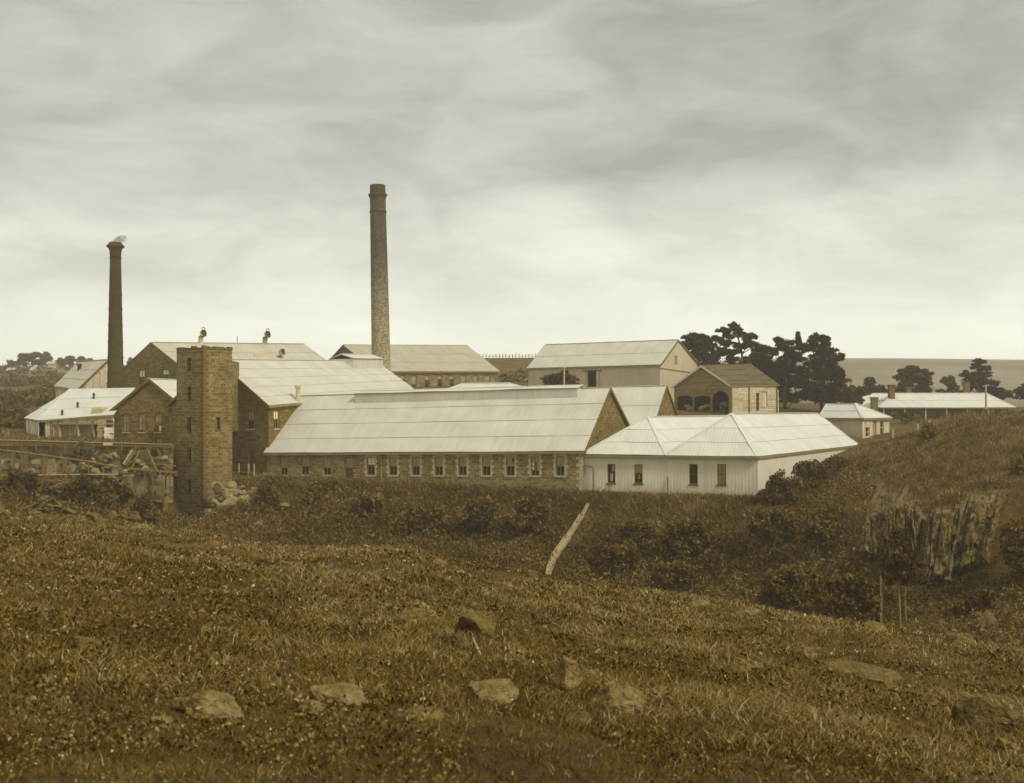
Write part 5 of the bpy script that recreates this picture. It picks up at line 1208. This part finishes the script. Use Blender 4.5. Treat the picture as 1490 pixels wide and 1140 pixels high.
px_tree('pine_tree', 'rounded dense pine at the right end of the pine group', 1196, 600, 168, [(1195, 570), (1194, 535), (1190, 495)],
  [(1188, 491, 7, 6), (1198, 495, 8, 6), (1184, 503, 12, 8), (1200, 506, 10, 8), (1208, 514, 10, 6), (1190, 520, 18, 10), (1206, 530, 14, 9), (1218, 522, 9, 5), (1224, 519, 4, 4), (1182, 540, 18, 12), (1205, 548, 20, 11), (1220, 545, 8, 8), (1190, 562, 20, 11), (1212, 566, 14, 10), (1196, 580, 22, 11), (1215, 580, 10, 8)], .030, .34, 230, G)
px_tree('pine_tree', 'low dark pine filling the gap between the tall open pine and the broad pine', 1112, 590, 176, [(1112, 570), (1111, 545), (1110, 520)],
  [(1110, 522, 14, 8), (1098, 534, 16, 9), (1120, 535, 15, 9), (1106, 548, 20, 10), (1126, 552, 14, 10), (1092, 556, 16, 9), (1112, 566, 22, 10), (1130, 572, 14, 8), (1072, 548, 14, 8), (1056, 540, 12, 8)], .030, .34, 230, G)
G = 'trees behind the houses'
def auto_tree(name, label, px, top, base, wpx, d, Y, csize, per, group=None, shape='round', n=16, r0=.2, bark='bark', seed=1):
    rr = random.Random(seed); L = []
    for k in range(n):
        t = rr.uniform(0.02, .9); 
        if shape == 'round': hw = math.sin(math.pi * min(.97, .12 + .8 * t)) ** .7
        elif shape == 'cone': hw = .12 + .88 * t
        else: hw = .6 + .4 * t
        x = px + rr.uniform(-1, 1) * wpx / 2 * hw * .8; y = top + (base - top) * (.06 + .84 * t); sz = wpx * rr.uniform(.14, .24)
        L.append((x, y, sz, sz * rr.uniform(.6, .85)))
    return px_tree(name, label, px, base, d, [(px, base - (base - top) * .3), (px + rr.uniform(-2, 2), base - (base - top) * .6), (px, top + 4)], L, Y, csize, per, group, r0, bark)
auto_tree('leafy_tree', 'pale rounded leafy tree just right of the pines', 1238, 548, 600, 44, 176, .085, .3, 130, G, n=18, seed=2)
auto_tree('leafy_tree', 'small pointed dark tree above the rear house roof', 1266, 543, 585, 26, 196, .06, .3, 130, G, 'cone', 12, seed=3)
auto_tree('leafy_tree', 'low dark tree between the pointed tree and the long house chimney', 1284, 562, 590, 24, 200, .065, .3, 120, G, n=9, seed=4)
auto_tree('conifer_tree', 'broad grey green conifer behind the middle of the long house roof', 1328, 536, 590, 58, 196, .075, .3, 140, G, 'round', 22, seed=5)
auto_tree('leafy_tree', 'pale feathery tree behind the long house roof', 1380, 549, 590, 30, 205, .12, .3, 110, G, n=14, seed=6)
px_tree('conifer_tree', 'dark lopsided conifer standing tallest behind the right end of the long house', 1424, 590, 198, [(1424, 575), (1425, 550), (1424, 528)],
  [(1424, 527, 8, 5), (1420, 534, 8, 5), (1432, 536, 9, 6), (1405, 545, 8, 6), (1424, 545, 14, 7), (1410, 554, 12, 7), (1436, 556, 14, 6), (1448, 558, 6, 3), (1422, 562, 16, 8), (1440, 567, 12, 6), (1452, 570, 10, 5), (1464, 574, 8, 5), (1408, 568, 10, 7), (1446, 580, 16, 6)], .045, .3, 170, G)
px_tree('conifer_tree', 'dark conifer cut by the right edge of the view', 1494, 600, 190, [(1494, 585), (1494, 568)], [(1486, 569, 8, 5), (1496, 564, 10, 6), (1484, 578, 8, 6), (1498, 576, 12, 8)], .05, .3, 150, G)
G = 'distant trees on the left skyline'
for k, (px, top, w, lb) in enumerate(((34, 516, 18, 'rounded distant tree at the left end of the skyline trees'), (47, 512, 22, 'largest distant round tree on the left skyline'), (59, 511, 13, 'distant tall tree next to the largest on the left skyline'), (70, 512, 13, 'distant spindly tree at the middle of the left skyline'), (87, 523, 20, 'low distant tree above the pale far roofs'), (102, 518, 14, 'distant tree just left of the iron shed roof'), (117, 521, 16, 'distant low tree over the iron shed ridge'), (128, 523, 14, 'distant low tree left of the brick chimney'), (20, 527, 22, 'low distant bush at the far left skyline'), (190, 521, 10, 'tiny distant tree between chimney and machine house gable'))):
    auto_tree('distant_tree', lb, px, top, 535, w, 470, .07, .75, 60, G, 'round', 9, .35, seed=20 + k)
for k, (px, w, lb) in enumerate(((73, 12, 'pale far building below the left skyline trees'), (46, 9, 'small pale far cottage on the left slope'), (14, 14, 'long pale far roof on the left slope'))):
    c = P(px, (541, 553, 555)[k], (430, 380, 380)[k]); s = c.y / F * w / 2 * (.9, .6, .8)[k]; z = hz1(c.x, c.y) - (0, .7, .9)[k]; r = thing('far_cottage', (c.x, c.y, z), lb, 'cottage', 'far cottages')
    gable(r, (c.x - s, c.y, z + 1.6), (c.x + s, c.y, z + 1.6), (c.x - s, c.y + 2, z + 2.7), (c.x + s, c.y + 2, z + 2.7), None, None, z - 1, 'wall_iron', 'roof_old', 1, gutter=False)
def far_scrub():
    cs = []; n = 1800; px = rng.uniform(-80, 240, n); d = np.exp(rng.uniform(math.log(124), math.log(460), n)); x = (px - CX) / F * d; z = hz(x, d); p = vnoise(x / 22, d / 22, 21)
    for k in range(n):
        if p[k] < -.05 or (d[k] < 165 and px[k] > 34): continue
        r = rng.uniform(.5, 1.8) * (.5 if d[k] < 180 else 1); cs.append(cards(in_ellipsoid(26, (x[k], d[k], z[k] + r * .4), (r, r, r * .7), .2), .45, .1 * rng.uniform(.7, 1.4), .4))
    tag(leaf_mesh('slope_scrub', cs), 'patchy dark scrub on the far left slope behind the sheds', 'scrub', kind='stuff')
far_scrub()
# dark low tree in front of the barn wall
px_tree('yard_tree', 'low dark spreading tree in front of the iron barn wall', 815, 575, 158, [(815, 566), (814, 556)],
  [(798, 552, 10, 5), (808, 547, 10, 5), (822, 546, 11, 5), (832, 552, 10, 5), (815, 553, 14, 6), (803, 559, 12, 5), (828, 559, 13, 5), (815, 562, 18, 6)], .075, .28, 170)
mb = MB(); b = P(820.5, 566, 155); mb.tube([b - Vector((0, 0, .8)), P(821, 536, 155)], [.14, .11], 8); mb.tube([P(820.9, 536.6, 155), P(821, 535, 155)], [.2, .2], 8); tag(mb.build('yard_post', M['timber_pale'], None), 'pale upright post in front of the low dark tree by the barn', 'post')
# bushes
def bush(label, px, py, w, h, d, Y=.07, csize=.14, per=420, group='bushes on the gorge banks', name='bush', seed=1):
    """py is the foot, w and h the size in pixels"""
    rr = random.Random(seed); s = d / F; L = []
    n = max(6, int(w * h / 150))
    for k in range(min(n, 40)):
        t = rr.random() ** .8; hw = rr.uniform(.6, 1.15) * (.45 + .55 * t); q = h * rr.uniform(.09, .24) + 2
        L.append((px + rr.uniform(-1, 1) * w / 2 * hw * .85, py - h * (1 - t) * .9 - 1, q * 1.15, q))
    b = P(px, py, d); stems = [b - Vector((0, 0, .5)), P(px + 1, py - h * .3, d), P(px - 1, py - h * .6, d)]
    r = thing(name, b, label, 'bush', group); mb = MB(); mb.tube(stems, [.07, .05, .03], 5)
    for k in range(5): q = P(px + rr.uniform(-.35, .35) * w, py - h * rr.uniform(.4, .75), d + rr.uniform(-.5, .5)); mb.tube([stems[0], lerp(stems[0], q, .5) + Vector((0, 0, .1)), q], [.05, .035, .015], 5)
    mb.build('stems', M['bark'], r)
    cs = []
    for c, rd in px_clumps(L, d, .8):
        kk = int(per * rd[0] * rd[2]) + 14; yy = Y * rng.uniform(.7, 1.45); cs.append(cards(in_ellipsoid(kk, c, rd, .3), csize, yy, .4, .3, .55, .5))
    leaf_mesh('foliage', cs, r)
B = [('large rounded bush below the middle windows of the stone shed left half', 472, 750, 84, 46, 103, .066),
 ('bushy shrub at the foot of the wall right of the gabled mill door', 415, 724, 60, 24, 107.5, .07),
 ('dark shrub between the tower outcrop and the white boulder', 385, 752, 54, 44, 102, .065),
 ('scrubby bush on the bank under the stone shed door', 540, 760, 70, 44, 99, .066),
 ('wide low bush on the bank below the stone shed middle windows', 620, 770, 90, 42, 95, .07),
 ('bush on the bank below the right windows of the stone shed', 700, 768, 90, 46, 93, .066),
 ('dense bush left of the timber chute', 775, 775, 70, 50, 92, .058),
 ('dark bush right of the foot of the timber chute', 890, 840, 90, 56, 85, .056),
 ('bush below the left windows of the white iron building', 925, 800, 80, 50, 88, .064),
 ('bush on the bank below the right windows of the white iron building', 1010, 800, 90, 54, 86, .062),
 ('broad scrub bush at the lower bank right of the dark chute bush', 985, 858, 100, 46, 80, .06),
 ('tall dense bush at the right corner of the white iron building', 1138, 728, 66, 48, 92.5, .055),
 ('second dense bush against the long side of the white iron building', 1178, 716, 56, 46, 97, .058),
 ('third bush at the far end of the white building side where the hillside starts', 1214, 698, 54, 34, 104.5, .062),
 ('bush below the corner of the white iron building', 1120, 790, 90, 60, 84, .064),
 ('dark bush on the slope left of the slanting rock strata', 1196, 790, 56, 60, 79, .06),
 ('thicket at the gully bottom around the bare forked branch', 1150, 872, 100, 60, 72, .058),
 ('dark thicket at the gully bottom left of the twin trunk tree', 1235, 890, 90, 64, 66, .05),
 ('dark bush at the foot of the basalt columns', 1424, 896, 74, 44, 66, .055),
 ('dark shrub hanging at the right edge beside the cliff', 1484, 840, 40, 100, 68, .06),
 ('shrub growing in the cleft between strata and columns', 1326, 842, 40, 40, 70, .055),
 ('small dark bush on top of the slanting rock strata', 1293, 758, 24, 12, 75.5, .05),
 ('dark gorse clump high on the right hillside', 1352, 640, 34, 22, 104, .055),
 ('dark shrub on the right hillside above the columns', 1440, 680, 40, 16, 88, .055),
 ('grey shrub at the right edge above the cliff', 1482, 700, 30, 40, 80, .07),
 ('large dark scrub mass below the retaining wall', 125, 742, 95, 50, 97, .042),
 ('dark scrub mass right of the pale rubble under the staging', 168, 736, 60, 42, 99, .044),
 ('dark scrub mass at the left edge under the low rail', 32, 722, 90, 34, 97, .042),
 ('tangled shrub under the timber staging', 214, 754, 54, 38, 99, .06),
 ('bush on the retaining wall below the low shed door', 112, 672, 24, 18, 107.2, .05),
 ('clipped dark bush in front of the long house verandah', 1322, 621, 44, 20, 160, .05),
 ('bush in front of the stone shed left of its door', 490, 716, 26, 10, 106.5, .07),
 ('scruffy bush at the stone shed foot near its downpipe', 560, 722, 50, 10, 104, .075)]
for k, (lb, px, py, w, h, d, Y) in enumerate(B): bush(lb, px, py, w * (1.35 if d < 92 else 1.1), h * (.82 if d < 92 else 1), d, Y * 1.9, .10 + .0006 * d, 300 if d < 110 else 120, seed=50 + k)
# twin slender trunks and bare fork in the gully
tt = px_tree('slender_tree', 'slender twin trunked tree in front of the cliff', 1312, 925, 60, [(1309, 880), (1308, 840), (1312, 800)], [(1310, 800, 22, 16), (1298, 818, 18, 14), (1326, 815, 20, 15), (1312, 835, 24, 16), (1334, 840, 18, 12), (1316, 782, 16, 12), (1296, 842, 16, 10)], .055, .11, 300, None, .07, 'bark_pale', .5)
mb = MB(); mb.tube([P(1318, 925, 60.3), P(1317, 870, 60.3), P(1318, 830, 60.3)], [.07, .055, .04], 7); mb.build('trunk', M['bark_pale'], tt, True)
mb = MB(); mb.tube([P(1166, 880, 69), P(1172, 852, 69), P(1173, 846, 69)], [.06, .05, .05], 6); mb.tube([P(1173, 847, 69), P(1167, 832, 69), P(1164, 818, 69)], [.06, .04, .02], 6); mb.tube([P(1173, 846, 69), P(1182, 832, 69), P(1192, 816, 69)], [.06, .045, .02], 6); mb.tube([P(1182, 832, 69), P(1180, 822, 69)], [.03, .012], 5)
tag(mb.build('bare_sapling', M['timber_mid'], None, True), 'bleached forked dead sapling in the gully below the white building', 'dead tree')

crevice_tufts()
# scrub mass over the far bank and the hillside
def scrub():
    cs = []
    n = 9500; px = rng.uniform(-120, 1260, n); t = rng.random(n) ** .8
    D = [np.interp(px, TPX, KD[:, k]) for k in (3, 6)]; d = D[0] + (D[1] - D[0] - .6) * t
    x = (px - CX) / F * d; z = hz(x, d); patch = vnoise(x / 6, d / 6, 9) + .5
    for k in range(n):
        if patch[k] < .16 and rng.random() < .5: continue
        if 262 < px[k] < 345 and d[k] > 104: continue
        if px[k] < 232 and d[k] > 104: continue
        if px[k] > 845 and px[k] < 1100 and t[k] > .93: continue
        py = HY - (z[k] + .4 - CZ) / d[k] * F
        if abs(px[k] - np.interp(py, (741, 790, 820, 846), (856, 826, 805, 797))) < 15 and 735 < py < 885: continue
        r = rng.uniform(.35, 1.15) * (1.0 if t[k] < .75 else .5); h = r * rng.uniform(.7, 1.5)
        Y = (.08 + .095 * patch[k]) * rng.uniform(.75, 1.3)
        cs.append(cards(in_ellipsoid(int(26 * r / .5), (x[k], d[k], z[k] + h * .45), (r, r, h), .2), .15, Y, .45, .5, .38, .5))
    n = 3000; px = rng.uniform(1150, 1600, n); t = rng.random(n); D = [np.interp(px, TPX, KD[:, k]) for k in (2, 4)]; d = D[0] + (D[1] - D[0] + .8) * t; x = (px - CX) / F * d; z = hz(x, d); patch = vnoise(x / 5, d / 5, 9) + .5
    for k in range(n):
        r = rng.uniform(.3, .8); Y = (.08 + .12 * patch[k]) * rng.uniform(.7, 1.3); cs.append(cards(in_ellipsoid(26, (x[k], d[k], z[k] + r * .4), (r, r, r * .8), .2), .11, Y, .45, .5, .4))
    o = leaf_mesh('bank_scrub', cs); tag(o, 'low scrub and bracken covering the gorge bank', 'scrub', kind='stuff')
scrub()
def blades(x, y, z, length, width, Y, lean=1.5, jit=.5):
    n = len(x); a = rng.uniform(0, 2 * math.pi, n); lx, ly = np.cos(a) * lean * rng.uniform(.2, 1.2, n), np.sin(a) * lean * rng.uniform(.2, 1.2, n)
    b = rng.uniform(0, math.pi, n); wx, wy = np.cos(b) * width / 2, np.sin(b) * width / 2
    base = np.stack([x, y, z], -1); w = np.stack([wx, wy, np.zeros(n)], -1); L = length[:, None]
    mid = base + np.stack([lx * .35, ly * .35, np.full(n, .6)], -1) * L; tip = base + np.stack([lx, ly, np.full(n, .95)], -1) * L
    co = np.stack([base - w, base + w, mid + w * .7, tip, mid - w * .7], 1).reshape(-1, 3)
    c = tone_arr(np.clip(Y * (1 + rng.uniform(-jit, jit, n)), .012, .8))
    return co, np.repeat(c, 5, 0)
def grass():
    CO, CL = [], []
    def patch_field(nt, d0, d1, per, l0, l1, wd, umax=.62, keep=None, Yk=1.0):
        d = np.exp(rng.uniform(math.log(d0), math.log(d1), nt)); u = rng.uniform(-umax, umax, nt); x = u * d
        p = vnoise(x / 1.6, d / 1.6, 5) + .6 * vnoise(x / .5, d / .5, 6) + .8 * vnoise(x / 7, d / 7, 7)
        if keep is not None:
            m = keep(x, d); x, d, p = x[m], d[m], p[m]
        sel = p > -.55; x, d, p = x[sel], d[sel], p[sel]; nt = len(x)
        X = np.repeat(x, per) + rng.normal(size=nt * per) * .05 * np.repeat(np.sqrt(d), per) * .55; Yv = np.repeat(d, per) + rng.normal(size=nt * per) * .05 * np.repeat(np.sqrt(d), per) * .55
        ln = np.repeat(rng.uniform(l0, l1, nt) * (1 + .5 * p), per) * rng.uniform(.55, 1.25, nt * per)
        base = .125 + .13 * np.clip(p, -.5, .7) + (.14 * (rng.random(nt) < .14)); base = np.clip(base, .04, .42) * 1.02 * Yk
        co, cl = blades(X, Yv, hz(X, Yv) - .01, ln, wd * (.7 + .03 * Yv), np.repeat(base, per)); CO.append(co); CL.append(cl)
    near = lambda x, d: d < np.interp(np.clip(CX + F * x / d, -390, 1890), TPX, KD[:, 1]) + 2.5
    patch_field(12000, 2.6, 12, 11, .03, .085, .008, keep=near)
    patch_field(19000, 9, 30, 8, .045, .12, .014, keep=near)
    patch_field(19000, 24, 78, 7, .07, .18, .022, keep=near)
    def emit(name, label, kind='stuff'):
        co = np.concatenate(CO); cl = np.concatenate(CL); n = len(co) // 5; i = np.arange(n) * 5
        me = bpy.data.meshes.new(name); me.vertices.add(len(co)); me.vertices.foreach_set('co', co.astype(np.float32).ravel())
        idx = np.stack([i, i + 1, i + 2, i + 4, i + 4, i + 2, i + 3], 1).ravel(); me.loops.add(len(idx)); me.loops.foreach_set('vertex_index', idx.astype(np.int32))
        st = np.stack([i // 5 * 7, i // 5 * 7 + 4], 1).ravel(); me.polygons.add(len(st)); me.polygons.foreach_set('loop_start', st.astype(np.int32))
        a = me.color_attributes.new('Col', 'FLOAT_COLOR', 'POINT'); a.data.foreach_set('color', np.concatenate([cl, np.ones((len(cl), 1))], 1).astype(np.float32).ravel())
        me.materials.append(M['grass']); me.update(calc_edges=True); me.validate()
        o = bpy.data.objects.new(name, me); COL.objects.link(o); tag(o, label, 'grass', kind=kind)
    emit('pasture_grass', 'rough tufted pasture grass over the foreground slope')
    CO.clear(); CL.clear()
    def hill(x, d):
        px = CX + F * x / d; return ((px > 1080) & (d > np.interp(px, TPX, KD[:, 5]) - 1.0) & (d < np.interp(px, TPX, KD[:, 7]) + 6) & ~((px < 1255) & (d > np.interp(px, TPX, KD[:, 6]) - .4)))
    def hill_c(x, d):
        px = CX + F * x / d; py = HY - (hz(x, d) - CZ) / d * F
        rocky = ((px > 1334) & (px < 1470) & (py > 744 - 32 * np.clip((px - 1334) / 105, 0, 1)) & (py < 880)) | ((px > 1232) & (px < 1345) & (py > 700 + .42 * np.abs(px - 1285)) & (py < 840))
        return hill(x, d) & (~rocky | (rng.random(len(x)) < .12))
    patch_field(52000, 70, 128, 6, .25, .5, .014, .62, hill_c, 1.1)
    terr = lambda x, d: (CX + F * x / d < 175) & (d > 111.3) & ((d < 121) | (CX + F * x / d < 36))
    patch_field(30000, 110, 180, 6, .2, .45, .014, .62, terr, 1.15)
    emit('hillside_grass', 'rough grass covering the hillside and the terrace by the low shed')
    CO.clear(); CL.clear()
    def wallfoot(x, d):
        px = CX + F * x / d; return (px > 380) & (px < 1110) & (np.abs(d - np.interp(px, TPX, KD[:, 6])) < 1.6)
    patch_field(60000, 92, 113, 6, .15, .5, .012, .3, wallfoot, 1.35)
    def bank(x, d):
        px = CX + F * x / d; py = HY - (hz(x, d) + .3 - CZ) / d * F; on_chute = (np.abs(px - np.interp(py, (741, 790, 820, 846), (856, 826, 805, 797))) < 12) & (py > 735) & (py < 885)
        return ~on_chute & (px > 340) & (px < 1260) & (d > np.interp(px, TPX, KD[:, 3]) + 4) & (d < np.interp(px, TPX, KD[:, 6]) - .5)
    patch_field(60000, 74, 112, 5, .45, 1.0, .012, .36, bank, 1.05)
    emit('bank_grass', 'long feathery grass over the gorge bank below the mill')
grass()
def weeds():
    n = 15000; d = np.exp(rng.uniform(math.log(3.2), math.log(68), n)); x = rng.uniform(-.56, .56, n) * d
    p = vnoise(x / 1.1, d / 1.1, 15) + .9 * vnoise(x / 4, d / 4, 16); m = (p > -.1) & (d < np.interp(np.clip(CX + F * x / d, -390, 1890), TPX, KD[:, 1]) + 1)
    x, d, p = x[m], d[m], p[m]; n = len(x); per = 9; sp = .02 + .006 * np.repeat(d, per)
    X = np.repeat(x, per) + rng.normal(size=n * per) * sp; D = np.repeat(d, per) + rng.normal(size=n * per) * sp; h = rng.uniform(.0, 1, n * per) ** 2 * np.repeat(rng.uniform(.03, .16, n), per)
    Y = np.repeat(np.where(rng.random(n) < .5, rng.uniform(.03, .07, n), rng.uniform(.1, .26, n)), per)
    co, cl = cards(np.stack([X, D, hz(X, D) + h], -1), np.clip(.0016 * D + .006, .012, .07), Y, .4, .8, .6)
    tag(fast_mesh('pasture_weeds', co, 4, np.arange(len(co)), M['grass'], cl), 'low broad leaved weeds matted through the pasture', 'weeds', kind='stuff')
weeds()
def flowers():
    n = 3600; d = np.exp(rng.uniform(math.log(3.6), math.log(66), n)); u = rng.uniform(-.5, .5, n); x = u * d; p = vnoise(x / 2.4, d / 2.4, 12) + vnoise(x / 9, d / 9, 13) * .8
    m = (p > .08) | (rng.random(n) < .18); x, d = x[m], d[m]; px = CX + F * x / d
    m = d < np.interp(np.clip(px, -390, 1890), TPX, KD[:, 1]); x, d = x[m], d[m]; n = len(x); cs = []
    per = 5; X = np.repeat(x, per) + rng.normal(size=n * per) * .035 * np.repeat(d, per) ** .5 * .6; D = np.repeat(d, per) + rng.normal(size=n * per) * .03 * np.repeat(d, per) ** .5
    Z = hz(X, D) + rng.uniform(.05, .2, n * per); sz = np.clip(.0009 * D, .006, .04) * rng.uniform(.6, 1.5, n * per)
    co, cl = cards(np.stack([X, D, Z], -1), sz, np.repeat(rng.choice([.22, .34, .55], n, p=[.55, .33, .12]), per), .2, 1.2, .8)
    o = fast_mesh('wildflowers', co, 4, np.arange(len(co)), M['grass'], cl); tag(o, 'pale wildflower and seed heads dotted through the pasture', 'flowers', kind='stuff')
flowers()
# ------------------------------------------------------------------ paling fences on the right hillside
def hill_fence():
    pts = [(1296, 640), (1340, 628), (1385, 617), (1430, 610), (1478, 606)]
    w = [P(px, py, d) for (px, py), d in zip(pts, (120, 121, 122, 122, 122))]
    r = thing('paling_fence', (w[0].x, w[0].y, hz1(w[0].x, w[0].y)), 'grey paling fence along the top of the right hillside', 'fence')
    rr = random.Random(9); me = None
    for k in range(4):
        a, b = w[k], w[k + 1]; n = int((b - a).length / .34)
        for j in range(n):
            p = lerp(a, b, j / n); g = hz1(p.x, p.y); h = rr.uniform(1.35, 1.6); ln = rr.uniform(-.05, .05) if rr.random() > .08 else rr.uniform(.3, .6)
            mb = MB(); mb.bar(Vector((p.x, p.y, g - .3)), Vector((p.x - ln, p.y, g + h)), .2, .04, (0, 1, 0)); mb.build('paling', M['timber_pale' if rr.random() < .12 else 'timber'], r)
        for h in (.4, 1.1):
            mb = MB(); q = [lerp(a, b, t / 4) for t in range(5)]; mb.tube([(p.x, p.y + .06, hz1(p.x, p.y) + h) for p in q], [.05] * 5, 5); mb.build('rail', M['timber'], r)
hill_fence()
def wire_fence():
    pts = [(1262, 652, 112), (1300, 638, 108), (1345, 626, 104), (1400, 615, 101), (1450, 607, 100), (1500, 601, 99)]
    q = [P(*p) for p in pts]; r = thing('wire_fence', (q[0].x, q[0].y, hz1(q[0].x, q[0].y)), 'sparse post and wire fence running up the right hillside before the palings', 'fence')
    for a, b in zip(q, q[1:]):
        for t in (0, .5):
            p = lerp(a, b, t); g = hz1(p.x, p.y); mb = MB(); mb.bar(Vector((p.x, p.y, g - .4)), Vector((p.x + random.uniform(-.2, .2), p.y, g + random.uniform(.8, 1.15))), .09, .09); mb.build('post', M['timber'], r)
    for h in (.5, 1.0):
        mb = MB(); z = [(lerp(a, b, t / 3)) for a, b in zip(q, q[1:]) for t in range(3)]; mb.tube([(p.x, p.y, hz1(p.x, p.y) + h) for p in z], [.012] * len(z), 4); mb.build('wire', M['metal_dark'], r)
wire_fence()
# ------------------------------------------------------------------ haze
def haze():
    m = bpy.data.materials.new('haze_air'); m.use_nodes = True; t = m.node_tree; t.nodes.remove(t.nodes['Principled BSDF'])
    v = N(t, 'ShaderNodeVolumePrincipled'); v.inputs['Color'].default_value = (.98, .95, .84, 1); v.inputs['Density'].default_value = .00062; v.inputs['Anisotropy'].default_value = .2
    t.links.new(v.outputs[0], t.nodes['Material Output'].inputs['Volume'])
    mb = MB(); mb.box8([(x, y, -12) for x, y in ((-1500, -40), (1500, -40), (1500, 1540), (-1500, 1540))] + [(x, y, 66) for x, y in ((-1500, -40), (1500, -40), (1500, 1540), (-1500, 1540))])
    o = mb.build('haze', m, None); tag(o, 'thin pale haze over the far country', 'haze', kind='stuff')
haze()
